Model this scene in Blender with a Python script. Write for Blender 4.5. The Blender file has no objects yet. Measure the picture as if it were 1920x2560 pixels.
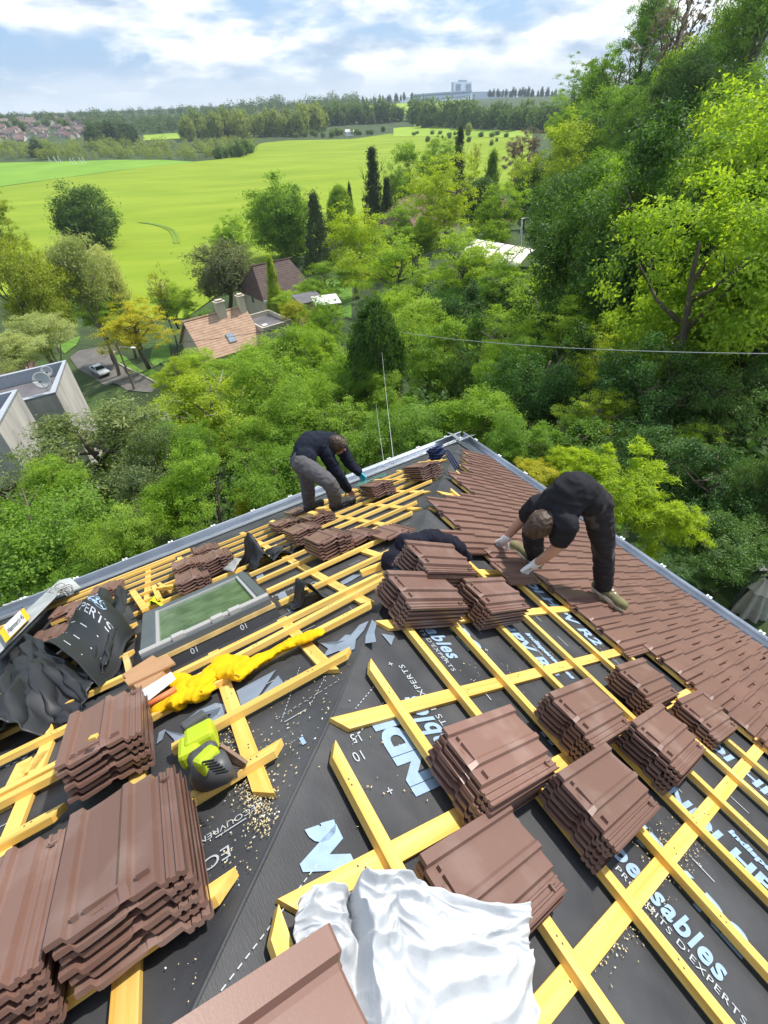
import bpy, bmesh, math, random
import numpy as np
from mathutils import Vector, Matrix
from mathutils.bvhtree import BVHTree
rng = np.random.default_rng(7); random.seed(7)
SC = bpy.context.scene
COL = SC.collection

# ------------------------------------------------------------------ camera, sky, sun, exposure
FOC, PIT, ROL, PHI, ALP = 1193.317, 0.7113, -0.036, 1.0329, 0.5624   # solved from the photograph's own lines
DIST = 8.2                                                           # metres from the lens to the eave corner
KK = DIST/9.0                                                        # roof units -> metres
FW = np.array([0, math.cos(PIT), -math.sin(PIT)]); _rt = np.array([1., 0, 0]); _up = np.cross(_rt, FW)
RT = math.cos(ROL)*_rt+math.sin(ROL)*_up; UP = -math.sin(ROL)*_rt+math.cos(ROL)*_up
def ray(x, y): return FW+RT*(x-960)/FOC-UP*(y-1280)/FOC
_o = ray(1152.273, 1096.737); _o = _o/np.linalg.norm(_o)*DIST
CZ = -_o[2]; CAM = np.array([0, 0, CZ])                              # the eave is z = 0
cd = bpy.data.cameras.new('camera'); cam = bpy.data.objects.new('camera', cd); COL.objects.link(cam)
m = Matrix(((RT[0], UP[0], -FW[0], 0), (RT[1], UP[1], -FW[1], 0), (RT[2], UP[2], -FW[2], CZ), (0, 0, 0, 1)))
cam.matrix_world = m
cd.sensor_fit = 'VERTICAL'; cd.sensor_height = 24; cd.sensor_width = 18; cd.lens = FOC/2560*24
cd.clip_start = .05; cd.clip_end = 20000
SC.camera = cam
SUN_AZ, SUN_EL = 46, 55                                              # degrees right of the view, above the horizon
w = bpy.data.worlds.new('World'); SC.world = w; w.use_nodes = True
nt = w.node_tree; N_ = nt.nodes; L_ = nt.links; N_.clear()
def wn(t, **k):
    n = N_.new(t)
    for a, b in k.items(): setattr(n, a, b)
    return n
sky = wn('ShaderNodeTexSky', sky_type='NISHITA', sun_disc=False, sun_elevation=math.radians(SUN_EL), sun_rotation=math.radians(SUN_AZ),
         air_density=1.0, dust_density=1.2, ozone_density=1.0)
tc = wn('ShaderNodeTexCoord'); sx = wn('ShaderNodeSeparateXYZ'); L_.new(tc.outputs['Generated'], sx.inputs[0])
mp = wn('ShaderNodeMapping'); mp.inputs['Location'].default_value = (1.3, .6, .2); mp.inputs['Scale'].default_value = (6.0, 3.0, 19.0); L_.new(tc.outputs['Generated'], mp.inputs[0])
n1 = wn('ShaderNodeTexNoise'); n1.inputs['Scale'].default_value = 1.0; n1.inputs['Detail'].default_value = 8; n1.inputs['Roughness'].default_value = .52; n1.inputs['Distortion'].default_value = .25
L_.new(mp.outputs[0], n1.inputs['Vector'])
cr = wn('ShaderNodeValToRGB'); cr.color_ramp.elements[0].position = .44; cr.color_ramp.elements[1].position = .56
L_.new(n1.outputs[0], cr.inputs[0])
n2 = wn('ShaderNodeTexNoise'); n2.inputs['Scale'].default_value = 1.7; n2.inputs['Detail'].default_value = 6; n2.inputs['Roughness'].default_value = .5; L_.new(mp.outputs[0], n2.inputs['Vector'])
cc = wn('ShaderNodeValToRGB'); cc.color_ramp.elements[0].position = .36; cc.color_ramp.elements[0].color = (4.0, 5.2, 6.8, 1); cc.color_ramp.elements[1].position = .56; cc.color_ramp.elements[1].color = (10.6, 10.7, 10.6, 1)
L_.new(n2.outputs[0], cc.inputs[0])
# paler cloud bank towards the horizon
hr = wn('ShaderNodeMapRange'); hr.inputs['From Min'].default_value = .01; hr.inputs['From Max'].default_value = .050; hr.inputs['To Min'].default_value = .85; hr.inputs['To Max'].default_value = 0
L_.new(sx.outputs[2], hr.inputs['Value'])
mx = wn('ShaderNodeMath', operation='MAXIMUM'); L_.new(cr.outputs[0], mx.inputs[0]); L_.new(hr.outputs[0], mx.inputs[1])
hw = wn('ShaderNodeMixRGB'); hw.inputs[2].default_value = (8.6, 9.2, 9.5, 1); L_.new(cc.outputs[0], hw.inputs[1]); L_.new(hr.outputs[0], hw.inputs[0])
skb = wn('ShaderNodeMixRGB'); skb.inputs[0].default_value = .72; skb.inputs[2].default_value = (2.9, 5.0, 8.0, 1); L_.new(sky.outputs[0], skb.inputs[1])
mixc = wn('ShaderNodeMixRGB'); L_.new(mx.outputs[0], mixc.inputs[0]); L_.new(hw.outputs[0], mixc.inputs[2]); L_.new(skb.outputs[0], mixc.inputs[1])
bg = wn('ShaderNodeBackground'); bg.inputs['Strength'].default_value = .092; L_.new(mixc.outputs[0], bg.inputs[0])
wo = wn('ShaderNodeOutputWorld'); L_.new(bg.outputs[0], wo.inputs[0])
sl = bpy.data.lights.new('sun', 'SUN'); sl.energy = 4.0; sl.angle = math.radians(2.0); sl.color = (1, .95, .86)
so = bpy.data.objects.new('sun', sl); COL.objects.link(so)
az, el = math.radians(SUN_AZ), math.radians(SUN_EL)
SUNV = Vector((math.sin(az)*math.cos(el), math.cos(az)*math.cos(el), math.sin(el)))
so.rotation_euler = SUNV.to_track_quat('Z', 'Y').to_euler()
vs = SC.view_settings; SC.display_settings.display_device = 'sRGB'
vs.view_transform = 'Standard'; vs.look = 'None'; vs.exposure = 0.5; vs.gamma = 1; vs.use_curve_mapping = False
cy = SC.cycles; cy.max_bounces = 6; cy.diffuse_bounces = 3; cy.glossy_bounces = 2; cy.transmission_bounces = 4; cy.transparent_max_bounces = 6
cy.volume_bounces = 0; cy.use_denoising = True
try: cy.denoiser = 'OPENIMAGEDENOISE'
except Exception: pass
cy.caustics_reflective = False; cy.caustics_refractive = False

# ------------------------------------------------------------------ materials
def mat(name, col, rough=.7, metal=0, bump=None, vary=0, vscale=6, spec=.4, rnd=0, stretch=None, col2=None, thresh=(.35, .65), coat=0):
    """principled material: base colour with noise between col and col2, optional bump (strength, scale, distance)"""
    M = bpy.data.materials.new(name); M.use_nodes = True; t = M.node_tree; b = t.nodes['Principled BSDF']
    b.inputs['Roughness'].default_value = rough; b.inputs['Metallic'].default_value = metal
    b.inputs['Specular IOR Level'].default_value = spec
    if coat: b.inputs['Coat Weight'].default_value = coat
    c = (*col, 1)
    src = None
    co = t.nodes.new('ShaderNodeTexCoord'); mpn = t.nodes.new('ShaderNodeMapping'); t.links.new(co.outputs['Object'], mpn.inputs[0])
    if stretch: mpn.inputs['Scale'].default_value = stretch
    if rnd:                                        # every copy gets its own patch of the pattern
        o1 = t.nodes.new('ShaderNodeObjectInfo'); o2 = t.nodes.new('ShaderNodeMath'); o2.operation = 'MULTIPLY'; o2.inputs[1].default_value = 37.0
        t.links.new(o1.outputs['Random'], o2.inputs[0]); t.links.new(o2.outputs[0], mpn.inputs['Location'])
    if vary or col2:
        n = t.nodes.new('ShaderNodeTexNoise'); n.inputs['Scale'].default_value = vscale; n.inputs['Detail'].default_value = 5
        t.links.new(mpn.outputs[0], n.inputs['Vector'])
        r = t.nodes.new('ShaderNodeValToRGB'); r.color_ramp.elements[0].position = thresh[0]; r.color_ramp.elements[1].position = thresh[1]
        d2 = col2 or tuple(x*(1-vary) for x in col); 
        r.color_ramp.elements[0].color = (*d2, 1); r.color_ramp.elements[1].color = c
        t.links.new(n.outputs[0], r.inputs[0]); src = r.outputs[0]
    if rnd:
        oi = t.nodes.new('ShaderNodeObjectInfo'); mr = t.nodes.new('ShaderNodeMapRange'); mr.inputs['To Min'].default_value = 1-rnd; mr.inputs['To Max'].default_value = 1+rnd
        t.links.new(oi.outputs['Random'], mr.inputs['Value'])
        hs = t.nodes.new('ShaderNodeHueSaturation'); t.links.new(mr.outputs[0], hs.inputs['Value'])
        if src: t.links.new(src, hs.inputs['Color'])
        else: hs.inputs['Color'].default_value = c
        src = hs.outputs[0]
    if src: t.links.new(src, b.inputs['Base Color'])
    else: b.inputs['Base Color'].default_value = c
    if bump:
        n = t.nodes.new('ShaderNodeTexNoise'); n.inputs['Scale'].default_value = bump[1]; n.inputs['Detail'].default_value = 4
        t.links.new(mpn.outputs[0], n.inputs['Vector'])
        bp = t.nodes.new('ShaderNodeBump'); bp.inputs['Strength'].default_value = bump[0]; bp.inputs['Distance'].default_value = bump[2] if len(bump) > 2 else .01
        t.links.new(n.outputs[0], bp.inputs['Height']); t.links.new(bp.outputs[0], b.inputs['Normal'])
    return M
def leafmat(name, col, col2, trans=.45, hue=.012, val=.16, gloss=.02):
    M = bpy.data.materials.new(name); M.use_nodes = True; t = M.node_tree; t.nodes.clear()
    out = t.nodes.new('ShaderNodeOutputMaterial')
    co = t.nodes.new('ShaderNodeTexCoord'); n = t.nodes.new('ShaderNodeTexNoise'); n.inputs['Scale'].default_value = 3.2; n.inputs['Detail'].default_value = 3
    t.links.new(co.outputs['Object'], n.inputs['Vector'])
    r = t.nodes.new('ShaderNodeValToRGB'); r.color_ramp.elements[0].position = .34; r.color_ramp.elements[1].position = .66
    r.color_ramp.elements[0].color = (*col2, 1); r.color_ramp.elements[1].color = (*col, 1); t.links.new(n.outputs[0], r.inputs[0])
    oi = t.nodes.new('ShaderNodeObjectInfo'); hs = t.nodes.new('ShaderNodeHueSaturation'); t.links.new(r.outputs[0], hs.inputs['Color'])
    m1 = t.nodes.new('ShaderNodeMapRange'); m1.inputs['To Min'].default_value = .5-hue; m1.inputs['To Max'].default_value = .5+hue; t.links.new(oi.outputs['Random'], m1.inputs['Value']); t.links.new(m1.outputs[0], hs.inputs['Hue'])
    m2 = t.nodes.new('ShaderNodeMapRange'); m2.inputs['To Min'].default_value = 1+val; m2.inputs['To Max'].default_value = 1-val; t.links.new(oi.outputs['Random'], m2.inputs['Value']); t.links.new(m2.outputs[0], hs.inputs['Value'])
    d = t.nodes.new('ShaderNodeBsdfDiffuse'); tr = t.nodes.new('ShaderNodeBsdfTranslucent'); g = t.nodes.new('ShaderNodeBsdfGlossy'); g.inputs['Roughness'].default_value = .55
    br = t.nodes.new('ShaderNodeMixRGB'); br.blend_type = 'MULTIPLY'; br.inputs[0].default_value = 1; br.inputs[2].default_value = (1.25, 1.2, .6, 1)
    t.links.new(hs.outputs[0], br.inputs[1]); t.links.new(hs.outputs[0], d.inputs[0]); t.links.new(br.outputs[0], tr.inputs[0])
    a = t.nodes.new('ShaderNodeMixShader'); a.inputs[0].default_value = trans; t.links.new(d.outputs[0], a.inputs[1]); t.links.new(tr.outputs[0], a.inputs[2])
    b = t.nodes.new('ShaderNodeMixShader'); b.inputs[0].default_value = gloss; t.links.new(a.outputs[0], b.inputs[1]); t.links.new(g.outputs[0], b.inputs[2])
    t.links.new(b.outputs[0], out.inputs[0]); return M
MT = {}
MT['tile'] = mat('clay_tile', (.275, .185, .155), .42, col2=(.192, .106, .083), thresh=(.52, .80), vscale=6, bump=(.15, 320, .0008), rnd=.17, spec=.55)
MT['tilefield'] = mat('clay_tile_laid', (.205, .114, .090), .40, col2=(.165, .091, .072), vscale=2.6, bump=(.15, 320, .0008), spec=.5)
MT['wood'] = mat('treated_pine', (.82, .555, .165), .62, col2=(.66, .39, .075), vscale=7, stretch=(.16, 5, 5), bump=(.4, 14, .003), rnd=.14)
MT['nail'] = mat('nail_head', (.10, .085, .07), .5, metal=.6)
MT['rawwood'] = mat('raw_pine', (.72, .50, .20), .65, vary=.3, vscale=12)
MT['edge'] = mat('sawn_end', (.72, .50, .16), .7, vary=.2)
MT['print'] = mat('pale_blue_print', (.30, .42, .58), .7, vary=.12, vscale=30)
MT['printw'] = mat('pale_print', (.42, .45, .48), .7)
MT['tape'] = mat('grey_tape', (.23, .28, .35), .5, vary=.25, vscale=8)
MT['zinc'] = mat('zinc', (.52, .56, .62), .34, metal=.7, vary=.2, vscale=3)
MT['zincd'] = mat('dark_zinc', (.10, .12, .14), .4, metal=.5, vary=.2, vscale=4)
MT['white'] = mat('white_paint', (.78, .78, .76), .6)
MT['clip'] = mat('white_clip', (.8, .82, .85), .5)
MT['grey'] = mat('grey_aluminium', (.13, .15, .165), .42, metal=.3, vary=.1)
MT['lgrey'] = mat('light_grey_plastic', (.36, .36, .35), .5)
MT['blackp'] = mat('black_plastic', (.018, .018, .02), .45)
MT['blackcloth'] = mat('black_underlay', (.020, .021, .024), .5, vary=.3, vscale=5, bump=(.2, 90, .002), spec=.5)
MT['brick'] = mat('brown_render', (.30, .24, .19), .9, vary=.2)
# underlay: dark felt with fine woven streaks along the slope
def membrane():
    M = mat('underlay_felt', (.066, .067, .072), .55, col2=(.032, .033, .038), vscale=3.0, spec=.35)
    t = M.node_tree; b = t.nodes['Principled BSDF']; co = t.nodes.new('ShaderNodeTexCoord'); mpn = t.nodes.new('ShaderNodeMapping')
    mpn.inputs['Scale'].default_value = (60, 60, 600); t.links.new(co.outputs['Object'], mpn.inputs[0])
    n = t.nodes.new('ShaderNodeTexNoise'); n.inputs['Scale'].default_value = 1; n.inputs['Detail'].default_value = 3; t.links.new(mpn.outputs[0], n.inputs['Vector'])
    n3 = t.nodes.new('ShaderNodeTexNoise'); n3.inputs['Scale'].default_value = 1.6; n3.inputs['Detail'].default_value = 3; n3.inputs['Distortion'].default_value = .6; t.links.new(co.outputs['Object'], n3.inputs['Vector'])
    b1 = t.nodes.new('ShaderNodeBump'); b1.inputs['Strength'].default_value = .35; b1.inputs['Distance'].default_value = .003; t.links.new(n.outputs[0], b1.inputs['Height'])
    b2 = t.nodes.new('ShaderNodeBump'); b2.inputs['Strength'].default_value = .6; b2.inputs['Distance'].default_value = .08; t.links.new(n3.outputs[0], b2.inputs['Height']); t.links.new(b1.outputs[0], b2.inputs['Normal'])
    t.links.new(b2.outputs[0], b.inputs['Normal']); return M
MT['felt'] = membrane()

# ------------------------------------------------------------------ mesh and object helpers
class MB:
    def __init__(s): s.v = []; s.f = []; s.mi = []
    def add(s, vs, fs, mi=0):
        o = len(s.v); s.v.extend([tuple(map(float, q)) for q in vs]); s.f.extend([tuple(i+o for i in f) for f in fs]); s.mi.extend([mi]*len(fs)); return s
    def hexa(s, q, mi=0):                      # 8 points: bottom ring then top ring
        return s.add(q, [(3, 2, 1, 0), (4, 5, 6, 7), (0, 1, 5, 4), (1, 2, 6, 5), (2, 3, 7, 6), (3, 0, 4, 7)], mi)
    def box(s, c, size, R=None, mi=0):
        c = np.array(c, float); h = np.array(size, float)/2; R = np.eye(3) if R is None else np.array(R)
        q = [c+R@(h*np.array(k)) for k in ((-1, -1, -1), (1, -1, -1), (1, 1, -1), (-1, 1, -1), (-1, -1, 1), (1, -1, 1), (1, 1, 1), (-1, 1, 1))]
        return s.hexa(q, mi)
    def tube(s, pts, rad, n=8, mi=0, cap=True):
        pts = [np.array(p, float) for p in pts]; rad = [rad]*len(pts) if np.isscalar(rad) else rad; rings = []; ref = None
        for i, p in enumerate(pts):
            d = pts[min(i+1, len(pts)-1)]-pts[max(i-1, 0)]; d = d/(np.linalg.norm(d)+1e-9)
            if ref is None: ref = np.array([0, 0, 1.]) if abs(d[2]) < .9 else np.array([1., 0, 0])
            a = np.cross(d, ref); a /= np.linalg.norm(a)+1e-9; b = np.cross(a, d); ref = b
            rings.append([p+rad[i]*(math.cos(2*math.pi*k/n)*a+math.sin(2*math.pi*k/n)*b) for k in range(n)])
        vs = [q for r in rings for q in r]; fs = []
        for i in range(len(pts)-1):
            for k in range(n): fs.append((i*n+k, (i+1)*n+k, (i+1)*n+(k+1) % n, i*n+(k+1) % n))
        if cap: fs.append(tuple(range(n))); fs.append(tuple(reversed(range((len(pts)-1)*n, len(pts)*n))))
        return s.add(vs, fs, mi)
    def prism(s, poly, off, mi=0):             # polygon of 3D points extruded by a vector
        n = len(poly); off = np.array(off); top = [np.array(q)+off for q in poly]
        return s.add(list(poly)+top, [tuple(reversed(range(n))), tuple(range(n, 2*n))]+[(i, (i+1) % n, n+(i+1) % n, n+i) for i in range(n)], mi)
    def grid(s, fn, nu, nv, mi=0, closeu=False):
        vs = [fn(i/nu, j/nv) for j in range(nv+1) for i in range(nu+1)]
        return s.add(vs, [(j*(nu+1)+i, j*(nu+1)+i+1, (j+1)*(nu+1)+i+1, (j+1)*(nu+1)+i) for j in range(nv) for i in range(nu)], mi)
    def mesh(s, name, mats, smooth=False):
        me = bpy.data.meshes.new(name); me.from_pydata(s.v, [], s.f)
        for q in (mats if isinstance(mats, (list, tuple)) else [mats]): me.materials.append(q)
        me.polygons.foreach_set('material_index', s.mi)
        if smooth: me.polygons.foreach_set('use_smooth', [True]*len(s.f))
        me.update(); return me
    def build(s, name, mats, parent=None, smooth=False, bevel=0):
        me = s.mesh(name, mats, smooth)
        bm = bmesh.new(); bm.from_mesh(me); bmesh.ops.recalc_face_normals(bm, faces=bm.faces); bm.to_mesh(me); bm.free()
        o = bpy.data.objects.new(name, me); COL.objects.link(o)
        if parent is not None: o.parent = parent; o.matrix_parent_inverse = parent_inv(parent)
        if bevel:
            b = o.modifiers.new('bevel', 'BEVEL'); b.width = bevel; b.segments = 2; b.limit_method = 'ANGLE'; b.angle_limit = math.radians(40)
        return o
def fixn(me):
    me.validate(); bm = bmesh.new(); bm.from_mesh(me); bmesh.ops.recalc_face_normals(bm, faces=bm.faces[:]); bm.to_mesh(me); bm.free(); return me
def world_of(o):
    M = o.matrix_basis.copy()
    if o.parent: M = world_of(o.parent) @ o.matrix_parent_inverse @ M
    return M
def parent_inv(p): return world_of(p).inverted()
def tag(o, label=None, cat=None, group=None, kind=None):
    if label: o['label'] = label
    if cat: o['category'] = cat
    if group: o['group'] = group
    if kind: o['kind'] = kind
    return o
def thing(name, label, cat, loc=(0, 0, 0), group=None):
    o = bpy.data.objects.new(name, None); COL.objects.link(o); o.location = tuple(float(q) for q in loc); o.empty_display_size = .2
    return tag(o, label, cat, group)
def link(name, me, parent=None, M=None):
    o = bpy.data.objects.new(name, me); COL.objects.link(o)
    if M is not None: o.matrix_world = M; o.matrix_basis = M
    if parent is not None: o.parent = parent; o.matrix_parent_inverse = parent_inv(parent)
    return o
def remesh(mb, voxel, smooth_it=4):
    """fuse overlapping closed pieces into one continuous skin and smooth it; returns a mesh"""
    me = mb.mesh('tmp', [MT['white']]); bm = bmesh.new(); bm.from_mesh(me); bmesh.ops.recalc_face_normals(bm, faces=bm.faces); bm.to_mesh(me); bm.free()
    o = bpy.data.objects.new('tmp', me); COL.objects.link(o)
    r = o.modifiers.new('r', 'REMESH'); r.mode = 'VOXEL'; r.voxel_size = voxel; r.use_smooth_shade = True
    s = o.modifiers.new('s', 'SMOOTH'); s.factor = .5; s.iterations = smooth_it
    dg = bpy.context.evaluated_depsgraph_get(); out = bpy.data.meshes.new_from_object(o.evaluated_get(dg))
    bpy.data.objects.remove(o); out.materials.clear(); return out
def ball(mb, c, r, n=10, sc=(1, 1, 1), R=None, mi=0):
    R = np.eye(3) if R is None else np.array(R); c = np.array(c, float); vs = []; fs = []; m_ = n//2+1
    for j in range(1, m_):
        t = math.pi*j/m_
        for i in range(n):
            a = 2*math.pi*i/n; vs.append(c+R@(r*np.array(sc)*np.array([math.sin(t)*math.cos(a), math.sin(t)*math.sin(a), math.cos(t)])))
    top = len(vs); vs.append(c+R@(r*np.array(sc)*np.array([0, 0, 1.]))); bot = len(vs); vs.append(c+R@(r*np.array(sc)*np.array([0, 0, -1.])))
    for j in range(m_-2):
        for i in range(n): fs.append((j*n+i, (j+1)*n+i, (j+1)*n+(i+1) % n, j*n+(i+1) % n))
    for i in range(n): fs.append((top, i, (i+1) % n)); fs.append((bot, (m_-2)*n+(i+1) % n, (m_-2)*n+i))
    mb.add(vs, fs, mi)
def cap(mb, a, b, ra, rb, n=12):               # a tapered limb with round ends
    a = np.array(a, float); b = np.array(b, float); pts = []; rr = []
    for t in np.linspace(0, 1, 5): pts.append(a+(b-a)*t); rr.append(ra+(rb-ra)*t)
    mb.tube(pts, rr, n); ball(mb, a, ra, n); ball(mb, b, rb, n)
def text_polys(s, size, bold=0, shear=0, spacing=1.0, align='LEFT'):
    c = bpy.data.curves.new('t', 'FONT'); c.body = s; c.size = size; c.offset = bold; c.shear = shear; c.space_character = spacing; c.align_x = align; c.resolution_u = 4
    o = bpy.data.objects.new('t', c); COL.objects.link(o); dg = bpy.context.evaluated_depsgraph_get(); dg.update()
    me = bpy.data.meshes.new_from_object(o.evaluated_get(dg)); v = [tuple(q.co) for q in me.vertices]; f = [tuple(p.vertices) for p in me.polygons]
    bpy.data.objects.remove(o); bpy.data.meshes.remove(me); return v, f
def nz(v): v = np.array(v, float); return v/np.linalg.norm(v)
def vnoise(p, seed=0):
    from mathutils import noise
    return noise.noise(Vector((p[0]+seed*13.1, p[1]+seed*7.7, p[2] if len(p) > 2 else seed)))

# ------------------------------------------------------------------ the two roof faces as planes
D1 = -np.array([math.sin(PHI), math.cos(PHI), 0]); D2 = -np.array([-math.cos(PHI), math.sin(PHI), 0]); ZZ = np.array([0, 0, 1.])
O0 = CAM+_o; O0[2] = 0.0; TA = math.tan(ALP); CA = math.cos(ALP)
EE = {'L': D1, 'R': D2}; UU = {'L': nz(D2+TA*ZZ), 'R': nz(D1+TA*ZZ)}; NN = {}
for k_ in 'LR':
    q_ = np.cross(EE[k_], UU[k_]); NN[k_] = q_ if q_[2] > 0 else -q_
def W(face, e, s, h=0.0): return O0+EE[face]*e*KK+UU[face]*s*KK+NN[face]*h        # roof units along eave / up slope, metres off it
def es(x, y, face, h=0.0):                                                       # sight line -> point on the roof plane
    v = ray(x, y); n = NN[face]; t = ((O0-CAM+n*h)@n)/(v@n); Q = v*t-(O0-CAM)-n*h
    return np.array([Q@EE[face], Q@UU[face]])/KK
def PX(x, y, face, h=0.0): return W(face, *es(x, y, face, h), h)
def at(x, y, depth): return CAM+ray(x, y)*depth
def atz(x, y, z): v = ray(x, y); return CAM+v*((z-CZ)/v[2])
V = 1920/1659.                                                                    # the view the measurements were taken in

# ------------------------------------------------------------------ the house whose roof is being tiled
APX = 6.2                                                                          # plan distance of the peak, roof units
GZ = -6.2                                                                          # ground at the house
house = thing('renovated_house', 'house in the foreground whose hipped roof is half covered with new brown tiles', 'house', (O0[0]+(D1+D2)[0]*APX*KK, O0[1]+(D1+D2)[1]*APX*KK, GZ))
def S_(a): return a/CA
def roof_sheet(face):
    mb = MB(); top = S_(APX)
    def fn(u, v):
        s = v*top*.995; lo = s*CA; hi = 2*APX-s*CA
        e = lo+(hi-lo)*u
        return W(face, e, s, 0)
    return mb.grid(fn, 40, 30)
feltL = roof_sheet('L').build('underlay_membrane', MT['felt'], house); feltL['label'] = 'dark roofing felt on the left slope under yellow battens'
feltR = roof_sheet('R').build('underlay_membrane', MT['felt'], house); feltR['label'] = 'dark roofing felt on the right slope printed in pale blue'
# rear slopes, walls and soffit
mb = MB(); c0 = W('L', 0, 0); cl = W('L', 2*APX, 0); crn = W('R', 2*APX, 0); far = cl+(crn-c0); ap = W('L', APX, S_(APX)*.995)
mb.add([cl, far, ap-np.array([0, 0, .004])], [(0, 1, 2)]); mb.add([far, crn, ap-np.array([0, 0, .004])], [(0, 1, 2)])
mb.build('rear_slope', MT['tilefield'], house)
mb = MB(); ins = .45; ctr = (c0+far)/2
cs = [q+(ctr-q)*(ins*1.41/np.linalg.norm((ctr-q)[:2])) for q in (c0, cl, far, crn)]
cs = [np.array([q[0], q[1], -.16]) for q in cs]
for i in range(4):
    a, b = cs[i], cs[(i+1) % 4]; mb.add([a, b, np.array([b[0], b[1], GZ-3]), np.array([a[0], a[1], GZ-3])], [(0, 1, 2, 3)])
mb.build('wall', MT['brick'], house)
mb = MB(); mb.add([np.array([q[0], q[1], -.15]) for q in (c0, cl, far, crn)], [(0, 1, 2, 3)]); mb.build('soffit', MT['white'], house)
# the second layer of felt folded over the hip, with its diagonal edge
def hip_h(e, s, face):                                                             # a small raised fold along the hip line
    d = e-s*CA; return .006+.035*math.exp(-(d/.10)**2)*(1+.4*vnoise((e*3, s*3)))
mb = MB(); hp_ = []; rd_ = []
for i in range(120):
    s = .4+i/119*(S_(APX)-.5); hp_.append(W('L', s*CA+.012*vnoise((s*2.3, 1)), s, -.003+.004*vnoise((s*4, 3)))); rd_.append(.006+.003*vnoise((s*3.3, 9)))
mb.tube(hp_, rd_, 10); mb.build('hip_strip', MT['felt'], house, smooth=True)

# gutters, clips, flashing
def gutter(face, e0, e1):
    prof = [(.30, .030), (.10, .004), (.0, -.002), (-.03, -.045), (-.075, -.075), (-.125, -.07), (-.150, -.035), (-.155, .02), (-.143, .034), (-.132, .026)]
    mb = MB(); n = 30; out = -(UU[face]-np.array([0, 0, UU[face][2]])); out = out/np.linalg.norm(out)
    def pt(e, q):
        y, z = q
        if y > 0: return W(face, e, 0, 0)+UU[face]*y*(.9)+NN[face]*(.012 if y < .2 else .010)
        return W(face, e, 0, 0)+out*(-y)+ZZ*z
    vs = [pt(e0+(e1-e0)*i/n, q) for i in range(n+1) for q in prof]; k = len(prof)
    mb.add(vs, [(i*k+j, (i+1)*k+j, (i+1)*k+j+1, i*k+j+1) for i in range(n) for j in range(k-1)])
    g = mb.build('gutter', MT['zinc'], house, smooth=False)
    so_ = g.modifiers.new('thick', 'SOLIDIFY'); so_.thickness = .003
    e = e0+.35; R = np.array([EE[face], out, ZZ]).T; cm_ = None
    while e < e1:
        p = W(face, e, 0, 0)+out*.146+ZZ*.036
        if cm_ is None:
            b = MB()
            for dd in (-.02, .02): b.box((dd, 0, 0), (.018, .035, .012))
            b.box((0, .012, -.004), (.05, .008, .006)); cm_ = fixn(b.mesh('clip', MT['clip']))
        Mc = Matrix(((R[0][0], R[0][1], R[0][2], p[0]), (R[1][0], R[1][1], R[1][2], p[1]), (R[2][0], R[2][1], R[2][2], p[2]), (0, 0, 0, 1)))
        link('clip', cm_, g, Mc); e += .62
    return g
gutter('L', -.12, 2*APX); gutter('R', -.12, 2*APX)
# drip sheet: pale zinc flashing lying on the felt along both eaves
for face in 'LR':
    mb = MB()
    def fn(u, v, face=face): e = .25+u*11.5; return W(face, e, .10+v*(.42 if face == 'R' else .17)+.015*vnoise((e*2, 5)), .016)
    mb.grid(fn, 60, 1); mb.build('eave_flashing', MT['zincd'] if face == 'R' else MT['zinc'], house)
mb = MB()
def fn(u, v): e = 1.25+u*10.5; return W('R', e, .49+v*.16+.05*vnoise((e*4, 3)), .020+.012*v)
mb.grid(fn, 160, 1); mb.build('eave_trim', MT['white'], house)

# battens ----------------------------------------------------------------------
class StickMB(MB):
    """a timber in its own frame, x along the grain"""
    def __init__(s, M): super().__init__(); s.M = M
    def build(s, name, M, parent, bevel=0):
        o = link(name, fixn(s.mesh(name, [M, MT['nail']])), None, s.M)
        o.parent = parent; o.matrix_parent_inverse = parent_inv(parent)
        if bevel: b = o.modifiers.new('bevel', 'BEVEL'); b.width = bevel; b.segments = 2; b.limit_method = 'ANGLE'
        return o
def stick(face, e0, s0, e1, s1, wdt=.040, thk=.026, h=0., cut0=0., cut1=0., mb=None):
    """a squared timber lying on the roof from one point to another; cut = mitre offset at each end"""
    a = W(face, e0, s0, h); b = W(face, e1, s1, h); d = nz(b-a); n = NN[face]; t = np.cross(n, d)*wdt/2
    L = np.linalg.norm(b-a); y = wdt/2; q = [(-cut0*.5, -y, 0), (L+cut1*.5, -y, 0), (L-cut1*.5, y, 0), (cut0*.5, y, 0)]; yv = np.cross(n, d)
    mb = StickMB(Matrix(((d[0], yv[0], n[0], a[0]), (d[1], yv[1], n[1], a[1]), (d[2], yv[2], n[2], a[2]), (0, 0, 0, 1))))
    mb.hexa([*q, *[(p[0], p[1], thk) for p in q]]); x = .06+.1*random.random()
    while x < L-.03:
        for k in range(2): mb.box((x+.018*k, (random.random()-.5)*wdt*.5, thk+.0006), (.0052, .0052, .0022), mi=1)
        x += .405
    return mb
BL = [5.81, 5.45, 5.085, 4.74, 4.40, 4.03, 3.67, 3.37, 3.02, 2.70, 2.35, 1.97, 1.62, 1.28]
CH = .019                                                                           # counter-battens sit under the battens
SK = (4.755, 5.50, 3.56, 4.50)
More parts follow.
